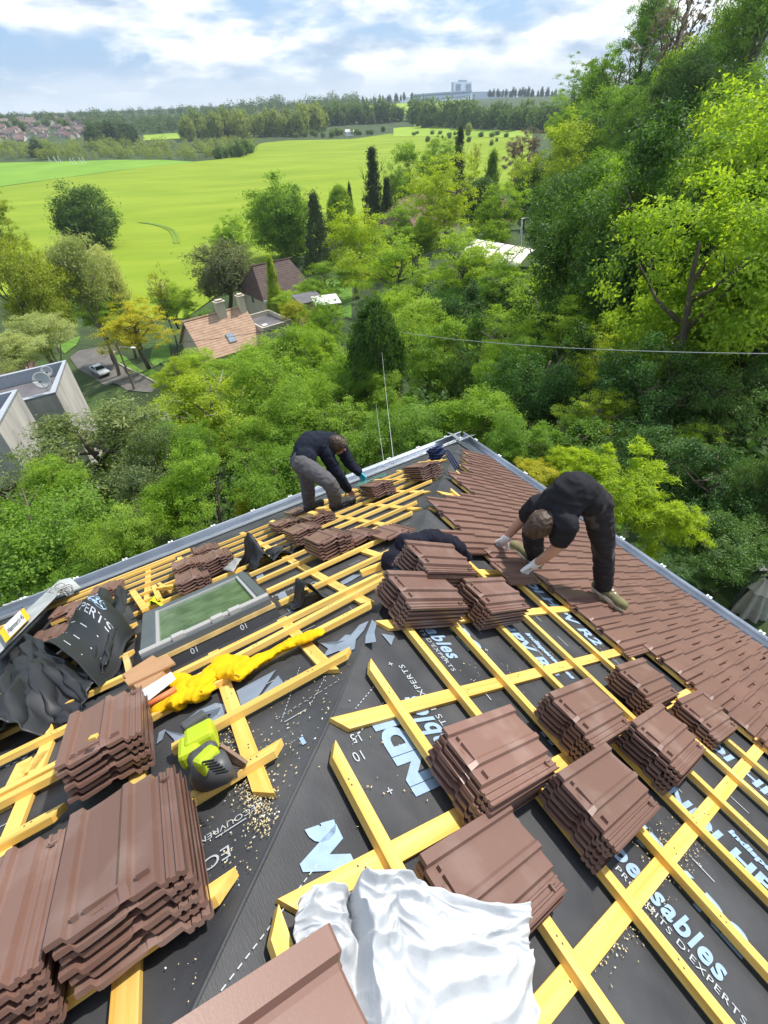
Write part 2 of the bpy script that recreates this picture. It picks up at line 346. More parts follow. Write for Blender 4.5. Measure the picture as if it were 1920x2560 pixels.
for s in BL:
    st = s*CA+.13+.06*random.random(); segs = [(st, 11.5-s*CA*.8)]
    if 3.3 < s < 4.6: segs = [(st, 4.70), (5.60, 11)]
    if s < 3.3: segs = [(st, 5.62 if s > 2.6 else 6.4), ]
    if s == 4.74: segs = [(3.95, 6.3)]
    if s == 5.085: segs = [(st-.08, 6.6)]
    if s == 5.45: segs = [(st-.10, 5.40), (5.78, 7.5)]
    if s == 5.81: segs = [(st, 7)]
    for a, b in segs:
        stick('L', a, s+.006*random.random(), b, s+.012*(random.random()-.5), h=CH, cut0=.034, cut1=0).build('batten', MT['wood'], house, bevel=.0015)
stick('L', 3.95, 4.83, 5.35, 4.93, h=CH+.001, cut0=.02).build('batten', MT['wood'], house)
stick('L', 5.72, 5.16, 6.8, 5.15, h=CH).build('batten', MT['wood'], house)
stick('L', 5.30, 6.21, 7.2, 6.21, h=CH, cut0=.05).build('batten', MT['wood'], house)
stick('L', 5.0, .76, 6.9, .80, wdt=.07, thk=.03, h=CH).build('batten', MT['wood'], house)
stick('L', 5.2, .93, 7.1, .97, wdt=.05, thk=.025, h=CH).build('batten', MT['wood'], house)
for e in (5.95, 5.53, 5.156, 4.752, 4.35, 3.93, 3.51, 3.13, 2.71, 2.30, 1.9, 1.5):
    top = (e-.12)/CA
    rng_ = [(.9, top)]
    if SK[0]-.1 < e < SK[1]+.1: rng_ = [(.9, 3.3), (4.62, top)]
    if e > 5.9: rng_ = [(4.5, 6.6)]
    for a, b in rng_: stick('L', e, a, e+.01*(random.random()-.5), b, wdt=.052, thk=CH, h=.001, cut1=-.06).build('counter_batten', MT['wood'], house, bevel=.0015)
BR = [6.21, 5.84, 5.47, 5.09, 4.725, 4.345, 3.98, 3.61, 3.25, 2.89, 2.52, 2.17, 1.81, 1.45, 1.09]
RSTART = {6.21: 5.36, 5.84: 5.01, 5.47: 4.70}
for s in BR:
    stick('R', RSTART.get(s, s*CA+.14+.05*random.random()), s, 11, s, h=CH, cut0=-.05).build('batten', MT['wood'], house, bevel=.0015)
for e in (2.7, 3.1, 3.58, 4.02, 4.458, 4.913, 5.345, 5.80, 6.25):
    s1 = (e-.07)/CA+(.02 if e < 5 else -.09)
    stick('R', e, .9, e, s1, wdt=.055, thk=CH, h=.001, cut1=.05).build('counter_batten', MT['wood'], house, bevel=.0015)

# installed tiles ----------------------------------------------------------------
TW, TL, TP = .2485, .398, .0228                                                     # tile width, length, pitch in a stack
PROF = [(0, .0205), (.028, .0205), (.033, .0125), (.040, .0115), (.075, .0130), (.118, .0165), (.126, .0205), (.140, .0205), (.145, .0125), (.152, .0115), (.190, .0130), (.196, .0030), (.206, .0030), (.208, .0062), (.213, .0062), (.215, .0030), (.226, .0030), (.228, .0062), (.233, .0062), (.235, .0030), (.243, .0030), (.2485, .0068)]
PROF = [(a_, .0125+(z_-.0125)*1.55) for a_, z_ in PROF]
BTH = .0125
def tile_mesh(nibs=True):
    """one interlocking tile: x from the roll to the side lap, y up the slope, head nibs and a broken head rib"""
    mb = MB(); n = len(PROF); ys = [-.199, -.194, .165, .199]
    def z(i, j):
        zz = PROF[i][1]
        if j == 0: zz -= .003
        if j == 3 and i > 1: zz = min(zz, .0125)
        return zz
    vs = [(TW/2-PROF[i][0], ys[j], z(i, j)) for j in range(4) for i in range(n)]
    vb = [(TW/2-PROF[i][0], ys[j], PROF[i][1]-BTH) for j in range(4) for i in range(n)]
    N = 4*n; fs = []
    for j in range(3):
        for i in range(n-1):
            a = j*n+i; fs += [(a, a+1, a+n+1, a+n), (N+a+1, N+a, N+a+n, N+a+n+1)]
    for i in range(n-1): fs += [(i+1, i, N+i, N+i+1), (3*n+i, 3*n+i+1, N+3*n+i+1, N+3*n+i)]
    for j in range(3):
        a = j*n; fs += [(a, a+n, N+a+n, N+a)]; b = j*n+n-1; fs += [(b+n, b, N+b, N+b+n)]
    mb.add(vs+vb, fs)
    if not nibs: return mb
    for x0, x1 in ((.040, .052), (.062, .140), (.158, .182)):
        mb.box((TW/2-(x0+x1)/2, .163, .0160), (x1-x0, .008, .017))
    for x0, x1 in ((.075, .095), (.100, .128)): mb.box((TW/2-(x0+x1)/2, .178, .0128), (x1-x0, .006, .003))
    mb.box((TW/2-.215, -.16, .0055), (.006, .035, .006)); mb.box((TW/2-.224, -.145, .0055), (.018, .006, .006))
    return mb
TMB = tile_mesh()
tile_me = TMB.mesh('tile', MT['tile'])
tile_me = fixn(tile_me)
def tile_matrix(face, e, s, h, rot=0, tilt=0):
    """tile frame on a roof face: y runs up the slope; h metres off the felt; rot about the normal, tilt raises the lower end"""
    y = UU[face]; n = NN[face]; x = np.cross(y, n)
    y2 = y*math.cos(rot)+x*math.sin(rot); x2 = np.cross(y2, n)
    y3 = y2*math.cos(tilt)-n*math.sin(tilt); n3 = np.cross(x2, y3); p = W(face, e, s, h)
    return Matrix(((x2[0], y3[0], n3[0], p[0]), (x2[1], y3[1], n3[1], p[1]), (x2[2], y3[2], n3[2], p[2]), (0, 0, 0, 1)))
CW = .2115-.0005; TM2 = tile_mesh(False); tf = TM2.f; tv2 = np.array(TM2.v)*np.array([1, 1, 1.25])
mb = MB(); ch = []
def lay(e, s_head, row):
    tl = .030
    cs_ = s_head-.199/KK+.0; h = CH+.026-.003+.010
    M = np.array(tile_matrix('R', e, cs_, h+.004*random.random()*.5, rot=.004*(random.random()-.5), tilt=tl+.004*(random.random()-.5)))
    q = tv2@M[:3, :3].T+M[:3, 3]; mb.add(q, tf)
LIM = {3.98: (3.40, 3.90), 3.61: (2.98, 3.92), 3.25: (2.76, 5.08), 2.89: (2.55, 20)}
cwu = CW/KK
for k, s in enumerate(BR):
    if s > 4: continue
    hs = s+.03; lo, hi = LIM.get(s, (s*CA+.04, 20)); off = (k % 2)*.5
    i = math.ceil((lo+cwu*.5)/cwu-off)
    while True:
        e = (i+off)*cwu
        if e+cwu*.4 > min(hi, 9.5): break
        lay(e, hs, k); i += 1
s = .74
for i in range(4, 46): lay(i*cwu+.2, s+.03, 3)
tiles_ = mb.build('tile_covering', MT['tilefield'], house)

# printing on the felt ---------------------------------------------------------------
def decal(mb, s, face, e, sl, size, dire=1, bold=0, shear=0, spacing=1.0, h=.004, mi=0, rot=0, sq=1.):
    """text on a roof plane; dire = 1 reads along the eave away from the corner with its tops down-slope on the right face"""
    v, f = text_polys(s, size, bold, shear, spacing)
    E_ = EE[face]*dire; n = NN[face]; U_ = np.cross(n, E_)
    E2 = E_*math.cos(rot)+U_*math.sin(rot); U2 = np.cross(n, E2); p = W(face, e, sl, h)
    P = [p+E2*q[0]*sq+U2*q[1] for q in v]
    def inside(k): r = P[k]-O0; return (r@EE[face]) > (r@UU[face])*CA+.01
    mb.add(P, [t for t in f if all(inside(k) for k in t)], mi)
mb = MB()
B_ = 'indispensables'; P_ = "PRODUITS D'EXPERTS"; H_ = 'INDI HPV R2'
# right slope, rows read downhill-right, tops towards the eave
for e in (2.75, 4.10, 5.47, 6.85): decal(mb, B_, 'R', e, 4.925, .13, 1, .004, .18, 1.12, sq=.66)
for e in (2.95, 4.33, 5.71, 7.1): decal(mb, P_, 'R', e, 4.975, .0385, 1, .0, 0, 1.12, mi=1)
for e in (3.77, 5.19, 6.6): decal(mb, H_, 'R', e, 4.735, .16, 1, .006, .12, 1.05, sq=.90)
for e in (4.16, 5.60, 7.0): decal(mb, H_, 'R', e, 4.265, .145, 1, .006, .12, 1.05, sq=.86)
for e in (3.93, 5.42, 6.9): decal(mb, H_, 'R', e, 3.42, .155, 1, .006, .12, 1.05, sq=.90)
for e in (4.3, 5.66): decal(mb, P_, 'R', e, 3.53, .045, 1, 0, 0, 1.1, mi=1)
for e in (4.62, 5.9): decal(mb, B_, 'R', e, 4.09, .06, 1, .003, .18)
# the roll laid the other way round beside the hip
decal(mb, B_, 'R', 5.55, 5.295, .145, -1, .005, .18, 1.12, sq=.66); decal(mb, P_, 'R', 5.22, 5.243, .044, -1, 0, 0, 1.12, mi=1)
decal(mb, 'INDI', 'R', 5.23, 5.48, .15, -1, .010, .0, sq=.88)
decal(mb, 'PV', 'R', 5.15, 6.06, .16, 1, .014, .0, sq=.85)
decal(mb, '15', 'R', 4.955, 5.67, .046, 1, 0, 0, 1.1, mi=1, rot=-math.pi/2); decal(mb, '10', 'R', 5.02, 5.70, .046, 1, 0, 0, 1.1, mi=1, rot=-math.pi/2)
# strokes, crosses and dashed setting-out lines
def dash(face, e0, s0, e1, s1, wd=.0026, dl=.012, gap=.009, h=.0045, mi=1):
    if min(e0-s0*CA, e1-s1*CA) < .02: return
    a = W(face, e0, s0, h); b = W(face, e1, s1, h); L = np.linalg.norm(b-a); d = (b-a)/L; t = np.cross(NN[face], d)*wd/2; x = 0
    while x < L:
        p = a+d*x; q = a+d*min(L, x+dl); mb.add([p-t, q-t, q+t, p+t], [(0, 1, 2, 3)], mi); x += dl+gap
for s in np.arange(3.3, 6.3, .37):
    for e in np.arange(4.2, 7.2, .23):
        j = random.random()
        if j < .42:
            x = e+.05*random.random(); y = s+.16+.03*random.random()
            dash('R', x, y, x+.022, y, .004, .1, .1); dash('R', x+.011, y-.012, x+.011, y+.012, .004, .1, .1)
        elif j < .72:
            x = e+.06*random.random(); dash('R', x, s+.1, x+.09, s+.1, .005, .2, .1)
        elif j < .82: dash('R', e, s+.22, e+.09, s+.22, .005, .2, .1)
for ed in (.16, .34):
    pts = [(s*CA+ed, s) for s in (4.9, 5.4, 6.0, 6.6)]
for (e0, s0, e1, s1) in ((4.76, 5.44, 4.86, 5.63), (4.82, 5.40, 4.98, 5.72), (4.71, 5.55, 4.95, 5.50), (4.82, 5.71, 5.05, 5.62), (5.2, 6.1, 5.26, 6.31), (5.28, 6.03, 5.42, 6.36), (5.25, 6.32, 5.4, 6.27)):
    dash('R', e0, s0, e1, s1)
mb.build('printed_lettering', [MT['print'], MT['printw']], feltR)
mb = MB()
# left slope: rows read towards the corner with tops up-slope
for tx_, px_, sz_ in (('ÉCRAN DE SOUS-TOITURE HPV', (577, 2112), .056), ('RECOUVREMENT 10cm', (655, 2003), .030), ('ÉCRAN', (75, 1882), .050), ('ÉCRAN DE SOUS-TOITURE', (662, 1318), .055), ('ÉCRAN DE SOUS-TOITURE', (388, 1432), .055), ('HPV R2', (770, 1432), .06), ('ÉCRAN', (732, 1468), .045), ('INDI HPV', (885, 1415), .075), ('SOUS', (800, 1450), .06)):
    decal(mb, tx_, 'L', *es(*px_, 'L'), sz_, 1, mi=1)
decal(mb, '20', 'L', *es(182, 1786, 'L'), .05, -1, mi=0, bold=.003); decal(mb, '10', 'L', *es(165, 1800, 'L'), .045, -1, mi=0)
for s in np.arange(1.5, 6.4, .36):
    for e in np.arange(s*CA+.3, 6.2, .33):
        if random.random() < .4: dash('L', e, s+.17, e+.09, s+.17, .004, .2, .1)
for (e0, s0, e1, s1) in ((4.72, 5.40, 4.90, 5.62), (4.84, 5.28, 5.02, 5.62), (4.76, 5.56, 5.02, 5.58), (4.62, 5.38, 4.95, 5.33), (5.0, 5.95, 5.16, 6.4), (5.18, 5.9, 5.36, 6.45), (5.05, 6.36, 5.3, 6.38), (5.25, 6.5, 5.6, 6.55), (4.72, 5.71, 5.0, 5.95), (4.33, 5.02, 4.5, 4.99), (4.42, 4.9, 4.44, 5.05)):
    dash('L', e0, s0, e1, s1)
for e, s in ((4.86, 5.86), (4.93, 5.98), (4.98, 5.78), (5.02, 6.02)):
    decal(mb, 'I', 'L', e, s, .05, 1, mi=0, bold=.004)
decal(mb, '10', 'L', 4.92, 5.93, .045, 1, mi=1); decal(mb, '20', 'L', 5.06, 6.10, .05, 1, mi=1); decal(mb, '10', 'L', 4.93, 4.62, .05, 1, mi=1)
mb.build('printed_lettering', [MT['print'], MT['printw']], feltL)
# tape patches
def patch(face, pts, h=.0055, off=(0, 0)):
    P = [PX(x, y, face, h) for x, y in pts]; c = sum(P)/len(P); mb = MB(); mb.add([c]+P, [(0, i+1, (i+1) % len(P)+1) for i in range(len(P))]); mb.build('tape_patch', MT['tape'], house)
G2 = lambda x, y: (440+x*.28933, 1240+y*.28933); G3 = lambda x, y: (800+x*.28933, 1500+y*.28933); G4 = lambda x, y: (400+x*.28933, 1640+y*.28933)
patch('L', [G3(0, 370), G3(120, 390), G3(220, 300), G3(270, 300), G3(340, 215), G3(420, 180), G3(380, 260), G3(310, 340), G3(300, 420), G3(230, 460), G3(160, 440), G3(30, 490), G3(70, 420)])
patch('L', [G3(395, 310), G3(450, 170), G3(490, 200), G3(470, 280), G3(485, 360), G3(390, 375)])
patch('R', [G3(530, 290), G3(645, 310), G3(615, 390)])
patch('L', [G4(660, 300), G4(1000, 120), G4(830, 380), G4(760, 460), G4(715, 480)])
patch('L', [G4(830, 395), G4(1020, 165), G4(1095, 270), G4(1000, 340)])
patch('L', [G4(160, 600), G4(330, 470), G4(480, 405), G4(580, 420), G4(560, 500), G4(470, 590), G4(420, 560), G4(500, 500), G4(530, 440), G4(400, 480)])
patch('L', [G4(40, 640), G4(110, 670), G4(180, 690), G4(400, 540), G4(420, 590), G4(230, 760), G4(140, 800), G4(120, 720)])
patch('L', [G4(-30, 760), G4(-10, 660), G4(50, 630), G4(20, 720)])
patch('L', [G2(870, 850), G2(940, 820), G2(975, 890), G2(905, 915)]); patch('L', [G2(690, 690), G2(740, 650), G2(760, 690), G2(700, 720)])
patch('L', [G2(1420, 740), G2(1530, 680), G2(1600, 680), G2(1520, 730), G2(1440, 770)])
patch('L', [G2(950, 970), G2(990, 950), G2(1010, 970), G2(975, 1000)])

# roof window in the left slope, with its apron and hinge cover
e0, e1, s0, s1 = SK
def slab(mb, face, ea, eb, sa, sb, h0, h1, mi=0): return mb.hexa([W(face, ea, sa, h0), W(face, eb, sa, h0), W(face, eb, sb, h0), W(face, ea, sb, h0), W(face, ea, sa, h1), W(face, eb, sa, h1), W(face, eb, sb, h1), W(face, ea, sb, h1)], mi)
H0, H1 = .075, .13
mb = MB()
slab(mb, 'L', e0, e1, s0, s0+.09, H0, H1-.005); slab(mb, 'L', e0, e1, s1-.06, s1, H0, H1-.015); slab(mb, 'L', e0, e0+.055, s0+.09, s1-.06, H0, H1); slab(mb, 'L', e1-.085, e1, s0+.09, s1-.06, H0, H1)
skf = mb.build('skylight', MT['grey'], house, bevel=.004); skf['label'] = 'grey roof window with green reflecting glass'
mb = MB(); slab(mb, 'L', e0+.055, e0+.075, s0+.09, s1-.06, .08, H1-.007); slab(mb, 'L', e1-.105, e1-.085, s0+.09, s1-.06, .08, H1-.007); slab(mb, 'L', e0+.075, e1-.105, s0+.09, s0+.11, .08, H1-.01); slab(mb, 'L', e0+.075, e1-.105, s1-.085, s1-.06, .08, H1-.01)
mb.build('sash', MT['lgrey'], skf)
gl = mat('painted_reflection_glass', (.120, .190, .100), .16, col2=(.055, .10, .05), vscale=9, spec=.5, bump=(.25, 22, .01))  # green reflection of the trees painted into the pane's mottled base colour
mb = MB(); slab(mb, 'L', e0+.075, e1-.105, s0+.11, s1-.085, .09, .108); mb.build('pane', gl, skf)
mb = MB(); mb.tube([W('L', e0+t*(e1-e0), s1-.035, H1-.006) for t in (0, .2, .22, .5, .52, .8, 1)], .016, 8)
for t in (.28, .42, .72): mb.tube([W('L', e0+(t-.045)*(e1-e0), s1-.035, H1-.006), W('L', e0+(t+.045)*(e1-e0), s1-.035, H1-.006)], .023, 6)
mb.build('hinge_tube', MT['lgrey'], skf)
mb = MB(); slab(mb, 'L', e0-.012, e1+.012, s1, s1+.012, .055, .078); slab(mb, 'L', e0-.012, e0, s0, s1, .0, .07); mb.build('lining', MT['rawwood'], skf)
mb = MB(); mb.hexa([W('L', e0-.01, s1, 0), W('L', e1+.01, s1, 0), W('L', e1+.02, s1+.03, 0), W('L', e0-.02, s1+.03, 0), W('L', e0-.01, s1, .055), W('L', e1+.01, s1, .055), W('L', e1+.01, s1+.004, .055), W('L', e0-.01, s1+.004, .055)])
slab(mb, 'L', e0, e1, s0, s1-.001, 0, .074); apn = mb.build('apron', MT['blackcloth'], skf)
mb = MB(); vv_, ff_ = text_polys('10', .042); fa, fb_2 = W('L', 0, s1+.03, 0), W('L', 0, s1+.004, .055); fn_u = nz(fa-fb_2); nn_u = np.cross(EE['L'], fn_u)
for ee_ in (4.93, 5.22): mb.add([W('L', ee_, s1+.004, .055)+EE['L']*q[0]+fn_u*(.010+.034-q[1]*.9 if False else .008+q[1])+nn_u*.002 for q in vv_], ff_)
mb.build('printed_lettering', MT['printw'], apn)

# ------------------------------------------------------------------ loose roof tiles, stacked: every tile a thing of its own
ORD = ['topmost', 'second from top', 'third from top', 'fourth from top', 'fifth from top', 'sixth from top', 'seventh from top', 'eighth from top', 'ninth from top', 'tenth from top', 'eleventh from top', 'twelfth from top', 'thirteenth from top', 'fourteenth from top', 'fifteenth from top']
def stack(x, y, face, n, where, rot=0, h0=None, jit=.008, es0=None, group='loose roof tiles stacked on the battens'):
    h0 = CH+.026 if h0 is None else h0
    e, s = es0 if es0 else es(x, y, face, h0+n*TP)
    for i in range(n):
        k = n-1-i                                            # 0 = top
        M = tile_matrix(face, e+jit*(random.random()-.5)*2, s+jit*(random.random()-.5)*2, h0+i*TP+BTH-.0205+.0085, rot+.016*(random.random()-.5))
        o = link('roof_tile', tile_me, None, M)
        if n == 1: lab = f'brown roof tile lying alone {where}'
        elif i == 0: lab = f'brown roof tile at the bottom of the stack {where}'
        else: lab = f'brown roof tile, {ORD[k]} of the stack {where}'
        tag(o, lab, 'roof tile', group)
stack(1263, 1870, 'R', 6, 'right of the big pale letters near the hip', -.02)
stack(1255, 2179, 'R', 3, 'behind the white plastic sheet', -.03, h0=.05)
stack(1532, 1965, 'R', 6, 'nearest the bare battens at lower right', -.02)
stack(1484, 1765, 'R', 6, 'in the far row of the right slope', -.03)
stack(1681, 1837, 'R', 6, 'between the lower right stack and the laid tiles', -.03)
stack(1625, 1695.6, 'R', 5, 'touching the edge of the laid tiles', .0)
stack(1774, 1779.5, 'R', 4, 'rightmost against the laid tiles', .02)
stack(1073, 1468.6, 'R', 6, 'on the hip in front of the navy jacket', .03)
stack(1110, 1390, 'R', 8, 'half covered by the navy jacket', .02)
stack(1246, 1479, 'R', 6, "below the kneeling worker's gloves", -.04)
def corner_stack(x, y, h, n, where, rot):
    """a stack given by the far lower corner of its top tile"""
    e, s = es(x, y, 'R', h); c = tile_matrix('R', e, s, h, rot); q = c @ Vector((-TW/2, TL/2, 0)); d = np.array(q)-O0; stack(0, 0, 'R', n, where, rot, h-n*TP, es0=((d@EE['R'])/KK, (d@UU['R'])/KK))
    mb = MB(); R = np.array([EE['R'], UU['R'], NN['R']]).T; hh = h-n*TP-.004
    for k in range(4): mb.box(np.array(q)-NN['R']*(h-.01-k*hh/4-.03), (.23, .38, .05), R)
    for a in (-1, 1):
        for b in (-1, 1): mb.box(np.array(q)-NN['R']*(h-.025-hh/2)+EE['R']*a*.09+UU['R']*b*.16, (.04, .04, hh-.06), R)
    tag(mb.build('wooden_crate', MT['rawwood'], None), 'slatted wooden crate carrying the tiles at the bottom edge beside the white sheet', 'crate')
corner_stack(830, 2318, .58, 4, 'at the bottom edge beside the white sheet', -.03)
stack(304, 2083, 'L', 6, 'largest in the lower left foreground', -.02)
stack(-42, 2290, 'L', 6, 'cut off by the lower left edge', -.03)
stack(254, 1800, 'L', 6, 'below the cardboard box', -.03)
stack(812, 1335, 'L', 6, 'nearest in the group behind the roof window', .02)
stack(752, 1315, 'L', 5, 'middle of the group behind the roof window', .02)
stack(707, 1300, 'L', 4, 'left of the group by the gutter', .02)
stack(789, 1285, 'L', 4, "under the wood chips at the bent worker's boots", .02)
stack(744, 1273, 'L', 2, 'low beside the zinc gutter', .02)
stack(887, 1331, 'L', 2, 'low right of the group behind the roof window', .02)
stack(535, 1383, 'L', 6, 'tall above the roof window', .02)
stack(511, 1366, 'L', 3, 'by the gutter above the roof window', .02)
stack(477, 1434, 'L', 4, 'against the upper edge of the roof window', .02)
stack(463, 1402, 'L', 3, 'low on the upper left of the roof window', .02)
stack(266, 1464, 'L', 4, 'beside the yellow eave plank', .03)
stack(171, 1516, 'L', 2, 'left of the black felt roll', .03)
stack(124, 1580, 'L', 2, 'leaning under the hoist rail', .06)
stack(216, 1513, 'L', 3, 'partly under the black felt roll', .05)
stack(935, 1206, 'L', 6, 'the blue gloved worker is tying', .02)
stack(1048, 1159, 'L', 7, 'farthest near the roof corner under blue rope', .02)
stack(970, 1323, 'L', 1, 'across two battens left of the navy jacket', .04, h0=CH+.03)
stack(1290, 1423, 'R', 1, "between the kneeling worker's white gloves", -.02, h0=.075)

# ------------------------------------------------------------------ cloth and other clutter on the roof
def cloth(name, face, corners, hfun, mats, nu=60, nv=60, amp=.02, fr=6, seed=1, thick=.004, edge=None):
    """a draped sheet: corners in pixels (4), hfun(u,v) metres off the felt; returns object and a surface function"""
    C_ = [es(*c, face) for c in corners]
    def base(u, v): return (C_[0]*(1-u)+C_[1]*u)*(1-v)+(C_[3]*(1-u)+C_[2]*u)*v
    def sf(u, v, lift=0):
        q = base(u, v); g = edge(u, v) if edge else (0, 0)
        n1 = vnoise((u*fr, v*fr, seed)); n2 = vnoise((u*fr*2.3, v*fr*2.3, seed+9)); n3 = abs(vnoise((u*fr*1.1+3, v*fr*.7, seed+4)))
        h = max(.012, hfun(u, v)+amp*(n1+.5*n2+1.4*(n3-.25)))
        return W(face, q[0]+g[0]+amp*.8*n2, q[1]+g[1]+amp*.8*n1, h+lift)
    mb = MB(); mb.grid(lambda u, v: sf(u, v), nu, nv)
    o = mb.build(name, mats, None, smooth=True)
    so_ = o.modifiers.new('thick', 'SOLIDIFY'); so_.thickness = thick; so_.offset = 1
    return o, sf
# white plastic sheet spilling between two stacks in the foreground
wp = mat('white_woven_plastic', (.53, .55, .58), .36, vary=.08, vscale=4, bump=(.4, 12, .02), spec=.5)
def sheet_line(pts):
    P = [PX(x, y, 'R', h) for x, y, h in pts]; L = np.linspace(0, 1, len(P)); P = np.array(P)
    return lambda u: np.array([np.interp(u, L, P[:, k]) for k in range(3)])
top_ = sheet_line([(742, 2262, .09), (790, 2222, .11), (850, 2222, .12), (868, 2245, .09), (890, 2195, .16), (930, 2172, .20), (985, 2172, .20), (1042, 2198, .17), (1052, 2206, .15), (1120, 2246, .14), (1220, 2264, .12), (1316, 2270, .11)])
mid_ = sheet_line([(728, 2360, .06), (775, 2350, .10), (845, 2350, .13), (880, 2370, .08), (930, 2350, .17), (980, 2340, .17), (1000, 2340, .13), (1060, 2380, .16), (1150, 2390, .15), (1240, 2390, .13), (1300, 2385, .11), (1326, 2380, .09)])
bot_ = sheet_line([(720, 2760, .04), (780, 2760, .10), (860, 2760, .12), (900, 2770, .08), (950, 2770, .12), (1000, 2760, .10), (1060, 2780, .13), (1150, 2790, .12), (1240, 2790, .10), (1320, 2780, .08), (1345, 2770, .06), (1352, 2760, .05)])
def sheet_f(u, v):
    a = top_(u); b = mid_(u); c = bot_(u); p = a*(1-2*v)+b*2*v if v < .5 else b*(2-2*v)+c*(2*v-1)
    r1 = abs(vnoise((u*5+v*1.5, v*4, 2))); r2 = abs(vnoise((u*11-v*4, v*8+u*3, 5))); r3 = vnoise((u*26, v*20, 8))
    return p+NN['R']*(-.020*min(r1, .22)/.22-.010*min(r2, .25)/.25+.0015*r3+.03)+EE['R']*.012*vnoise((u*7, v*6, 12))
mb = MB(); mb.grid(sheet_f, 190, 170); sheet = mb.build('plastic_sheet', wp, None, smooth=True); sm_ = sheet.modifiers.new('s', 'SMOOTH'); sm_.iterations = 6; sm_.factor = .5; so_ = sheet.modifiers.new('thick', 'SOLIDIFY'); so_.thickness = .003
tag(sheet, 'crumpled white plastic sheet heaped beside the tile stacks in the foreground', 'plastic sheet')
# black felt roll with printing
def hb(u, v): return .04+.26*math.sin(math.pi*min(1, max(0, u*1.02)))**.8*(1-.35*v)+.03*math.sin(v*7)
blk, bs = cloth('felt_offcut', 'L', [(238, 1570), (348, 1600), (262, 1745), (110, 1660)], hb, MT['blackcloth'], 60, 60, .008, 3, 3)
tag(blk, 'stiff black felt offcut with large pale lettering folded left of the roof window', 'roofing felt')
def cloth_text(sf, s, u0, v0, du, dv, size, bold, mi, mb, sh=0):
    vv, ff = text_polys(s, 1, bold, sh, 1); out = []
    for x, y, z in vv: out.append(sf(u0+du[0]*x*size+dv[0]*y*size, v0+du[1]*x*size+dv[1]*y*size, .006))
    mb.add(out, ff, mi)
mb = MB()
cloth_text(bs, 'bles', .22, .20, (1, 0), (0, -1), .34, .03, 0, mb, .2); cloth_text(bs, "D'EXPERTS", .10, .38, (1, 0), (0, -1), .165, 0, 1, mb)
for v0 in (.52, .70, .86):
    for u0 in (.12, .34, .56, .78):
        a = [bs(u0, v0, .006), bs(u0+.10, v0, .006), bs(u0+.10, v0+.012, .006), bs(u0, v0+.012, .006)]; mb.add(a, [(0, 1, 2, 3)], 1)
mb.build('printed_lettering', [MT['print'], MT['printw']], blk)
def hb2(u, v): return .03+.22*math.exp(-((u-.45)/.34)**2)*(1-.6*v)+.05*math.sin(u*8+v*5)
b2, b2s = cloth('felt_heap', 'L', [(60, 1640), (262, 1730), (160, 1830), (-40, 1905)], hb2, MT['blackcloth'], 80, 80, .045, 4.5, 8)
tag(b2, 'crumpled heap of black roofing felt at the left edge', 'roofing felt')
def hb3(u, v): return .03+.15*abs(math.sin(u*5.5))*(1-v*.5)+.06*(1-v)
b3, b3s = cloth('felt_fold', 'L', [(262, 1535), (350, 1540), (285, 1700), (235, 1740)], hb3, MT['blackcloth'], 50, 50, .03, 4, 18)
tag(b3, 'black felt folds between the lettered offcut and the roof window', 'roofing felt')
def hb4(u, v): return .02+.22*math.exp(-((u-.30)/.10)**2-((v-.4)/.5)**2)+.05*abs(math.sin(u*7))
b4, _ = cloth('felt_scrap', 'L', [(598, 1420), (730, 1372), (742, 1385), (640, 1432)], hb4, MT['blackcloth'], 40, 30, .02, 4, 28)
tag(b4, 'torn black felt scrap standing up beyond the roof window', 'roofing felt')
def hb5(u, v): return .015+.12*math.exp(-((u-.55)/.18)**2)
b5, _ = cloth('felt_flap', 'L', [(715, 1520), (800, 1480), (830, 1500), (735, 1530)], hb5, MT['blackcloth'], 30, 20, .012, 4, 38)
tag(b5, 'small lifted flap of grey felt right of the roof window', 'roofing felt')
# navy jacket over the stack
nv_ = mat('navy_fleece', (.018, .018, .030), .95, vary=.3, vscale=14, bump=(.4, 140, .004), spec=.15)
def lump(name, pts, label, cat, M, voxel=.008, amp=.012, fr=14, seed=1, smooth=3, flat=None):
    mb = MB()
    for a, b, ra, rb in pts: cap(mb, a, b, ra, rb)
    me = remesh(mb, voxel, smooth)
    n = len(me.vertices); co = np.empty(n*3); me.vertices.foreach_get('co', co); co = co.reshape(-1, 3); no = np.array([v.normal for v in me.vertices])
    d = np.array([(1-2*abs(vnoise(p*fr, seed)))*.6+vnoise(p*fr*2.2, seed+3)*.25+.30*(1-3*min(.33, abs(vnoise(p*fr*np.array([3.2, 1.6, 2.4]), seed+7)))) for p in co]); co = co+no*(d*amp)[:, None]
    if flat: fp, fn, fk = flat; hgt = (co-fp)@fn; co = co-np.outer(np.maximum(hgt, 0)*(1-fk), fn)
    me.vertices.foreach_set('co', co.ravel()); me.materials.append(M); me.polygons.foreach_set('use_smooth', [True]*len(me.polygons)); me.update()
    o = bpy.data.objects.new(name, me); COL.objects.link(o); return tag(o, label, cat)
def pp(x, y, f, h): return PX(x, y, f, h)
lump('jacket', [(pp(985, 1398, 'R', .04), pp(1012, 1362, 'R', .12), .045, .05), (pp(1012, 1362, 'R', .14), pp(1085, 1345, 'R', .21), .05, .045), (pp(1085, 1345, 'R', .22), pp(1135, 1362, 'R', .19), .042, .042),
                (pp(1135, 1362, 'R', .18), pp(1162, 1392, 'R', .08), .04, .035), (pp(978, 1402, 'R', .05), pp(1005, 1425, 'R', .05), .05, .045), (pp(1005, 1385, 'R', .08), pp(995, 1440, 'R', .04), .045, .04), (pp(1040, 1366, 'R', .12), pp(1100, 1362, 'R', .15), .05, .05)],
     'navy fleece jacket thrown over a tile stack at the hip', 'jacket', nv_, .009, .022, 8, 4)
